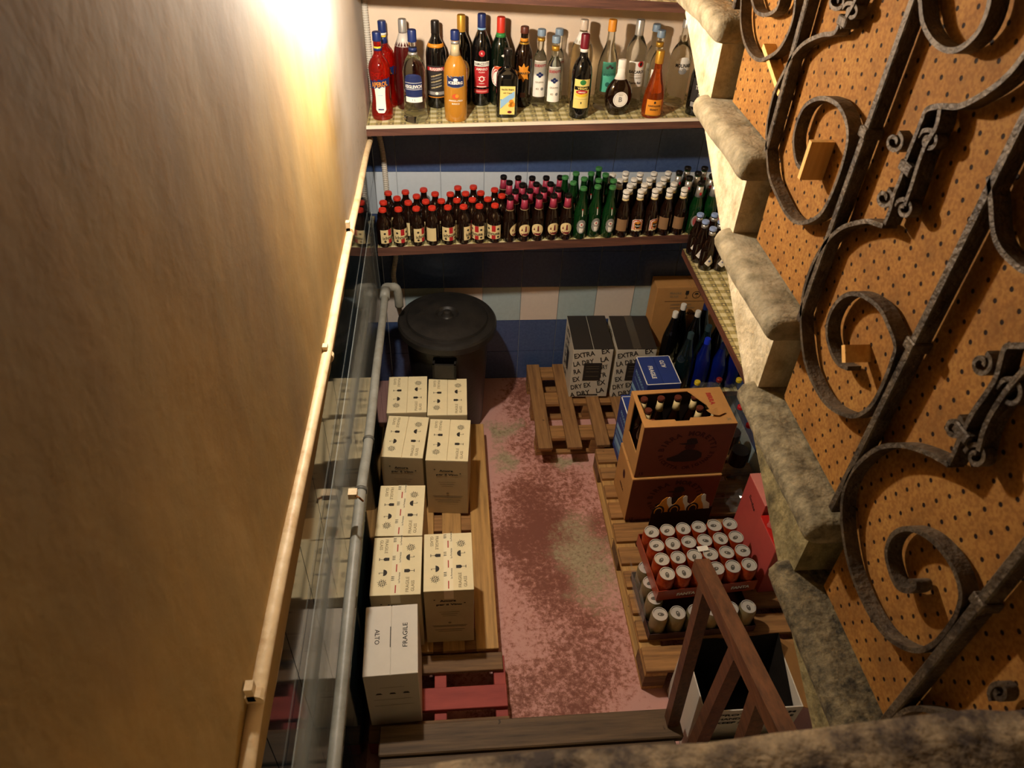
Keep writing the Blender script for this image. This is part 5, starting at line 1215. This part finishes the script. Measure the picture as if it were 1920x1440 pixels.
# printed card standing behind the cans
b = MB(); MZ = Matrix.Rotation(CZ, 3, 'Z')
CO_, CW, CBK = mat('orange_card_print', '#e0922a', .5), WHITE, mat('black_card_print', '#1c0f0c', .5)
def cardpoly(pts, M, y, dx, s=1.): b.prism([(p[0]*s+dx, p[1]*s) for p in pts], y, y+.0012, 'y', M)
for i, dx in enumerate((-.085, -.018, .060)):
    cardpoly([(-.045, .0), (.045, .0), (.040, .03), (.018, .050), (.012, .088), (-.006, .092), (-.022, .076), (-.030, .05), (-.045, .035)], CO_, .0, dx)
    cardpoly([(.045, .0), (.040, .03), (.020, .050), (.013, .088), (.004, .094), (-.004, .080), (.0, .055), (.012, .030), (.020, .0)], CW, -.0014, dx)
    cardpoly([(-.030+.026*cos(a), .010+.034*max(sin(a), -.3)) for a in [2*pi*q/18 for q in range(18)]], CBK, -.0016, dx)
    cardpoly([(-.030+.018*cos(a), .010+.025*max(sin(a), -.35)) for a in [2*pi*q/18 for q in range(18)]], CO_, -.0030, dx)
    cardpoly([(-.030+.014*cos(a), .010+.020*max(sin(a), -.4)) for a in [2*pi*q/18 for q in range(18)]], CBK, -.0044, dx)
b.box(-.14, .12, .002, .004, -.22, .004, CBK)
o = b.build('printed_card'); o.location = Vector((1.165, -1.315, .385)); o.rotation_euler.z = CZ
tag(o, 'orange, white and black cut-out carton card standing behind the cans', 'card')
b = MB(); b.bbox(-.022, .022, -.012, .012, 0, .002, WHITE, .0008); o = b.build('paper_label'); o.location = at_z(1318, 1028, .386); o.location.z = .3835; o.rotation_euler.z = .1; tag(o, 'small white paper label lying on the can tops', 'paper')
# open carton at the near right
t = thing('open_carton', 'open whitish carton lined with black plastic beneath the wooden handrail', 'box', (1.190, -2.005, 0), -.0)
w_, d_, h_ = .335, .25, .36; b = MB(); emptybox(b, w_, d_, h_, .004, GREYC, BLACKC)
for i, s in enumerate(('PROTECT FROM', 'HANDLE WITH CARE', 'KEEP AWAY FROM')): b.text(s, (.02, -d_/2-.0012, h_-.03-.027*i), X3, Z3, .014, INK, .03, wid=.26)
b.build('body', t)
b = MB(); b.add([(-w_/2+.006, -d_/2+.006, h_*.8), (w_/2-.006, -d_/2+.006, h_*.8), (w_/2-.006, d_/2-.006, h_+.04), (-w_/2+.006, d_/2-.006, h_+.03), (0, d_/2-.006, h_+.02), (-w_/2+.02, -d_/2+.02, .02), (w_/2-.02, -d_/2+.02, .02), (w_/2-.02, d_/2-.02, .02), (-w_/2+.02, d_/2-.02, .02)], [(0, 1, 6, 5), (1, 2, 7, 6), (2, 4, 3, 8, 7), (3, 0, 5, 8), (5, 6, 7, 8)], BLACKP); b.build('liner', t)
b = MB(); b.add([(w_/2, -d_/2, h_), (w_/2, d_/2, h_), (w_/2+.10, d_/2, h_-.07), (w_/2+.11, -d_/2, h_-.07), (w_/2+.0, -d_/2, h_-.004), (w_/2+.0, d_/2, h_-.004), (w_/2+.098, d_/2, h_-.074), (w_/2+.108, -d_/2, h_-.074)], [(0, 3, 2, 1), (4, 5, 6, 7), (0, 4, 7, 3), (1, 2, 6, 5), (3, 7, 6, 2)], KRAFT); b.build('flap', t)
b = MB(); b.bbox(-.26, .26, -.06, .06, 0, .20, mat('pale_foam_box', '#a9a595', .7), .004); b.bbox(-.25, .25, -.05, .05, .20, .215, mat('pale_foam_lid', '#b9b5a5', .7), .003); o = b.build('foam_box'); o.location = (1.25, -2.21, 0)
tag(o, 'pale grey foam box in front of the open carton', 'box')
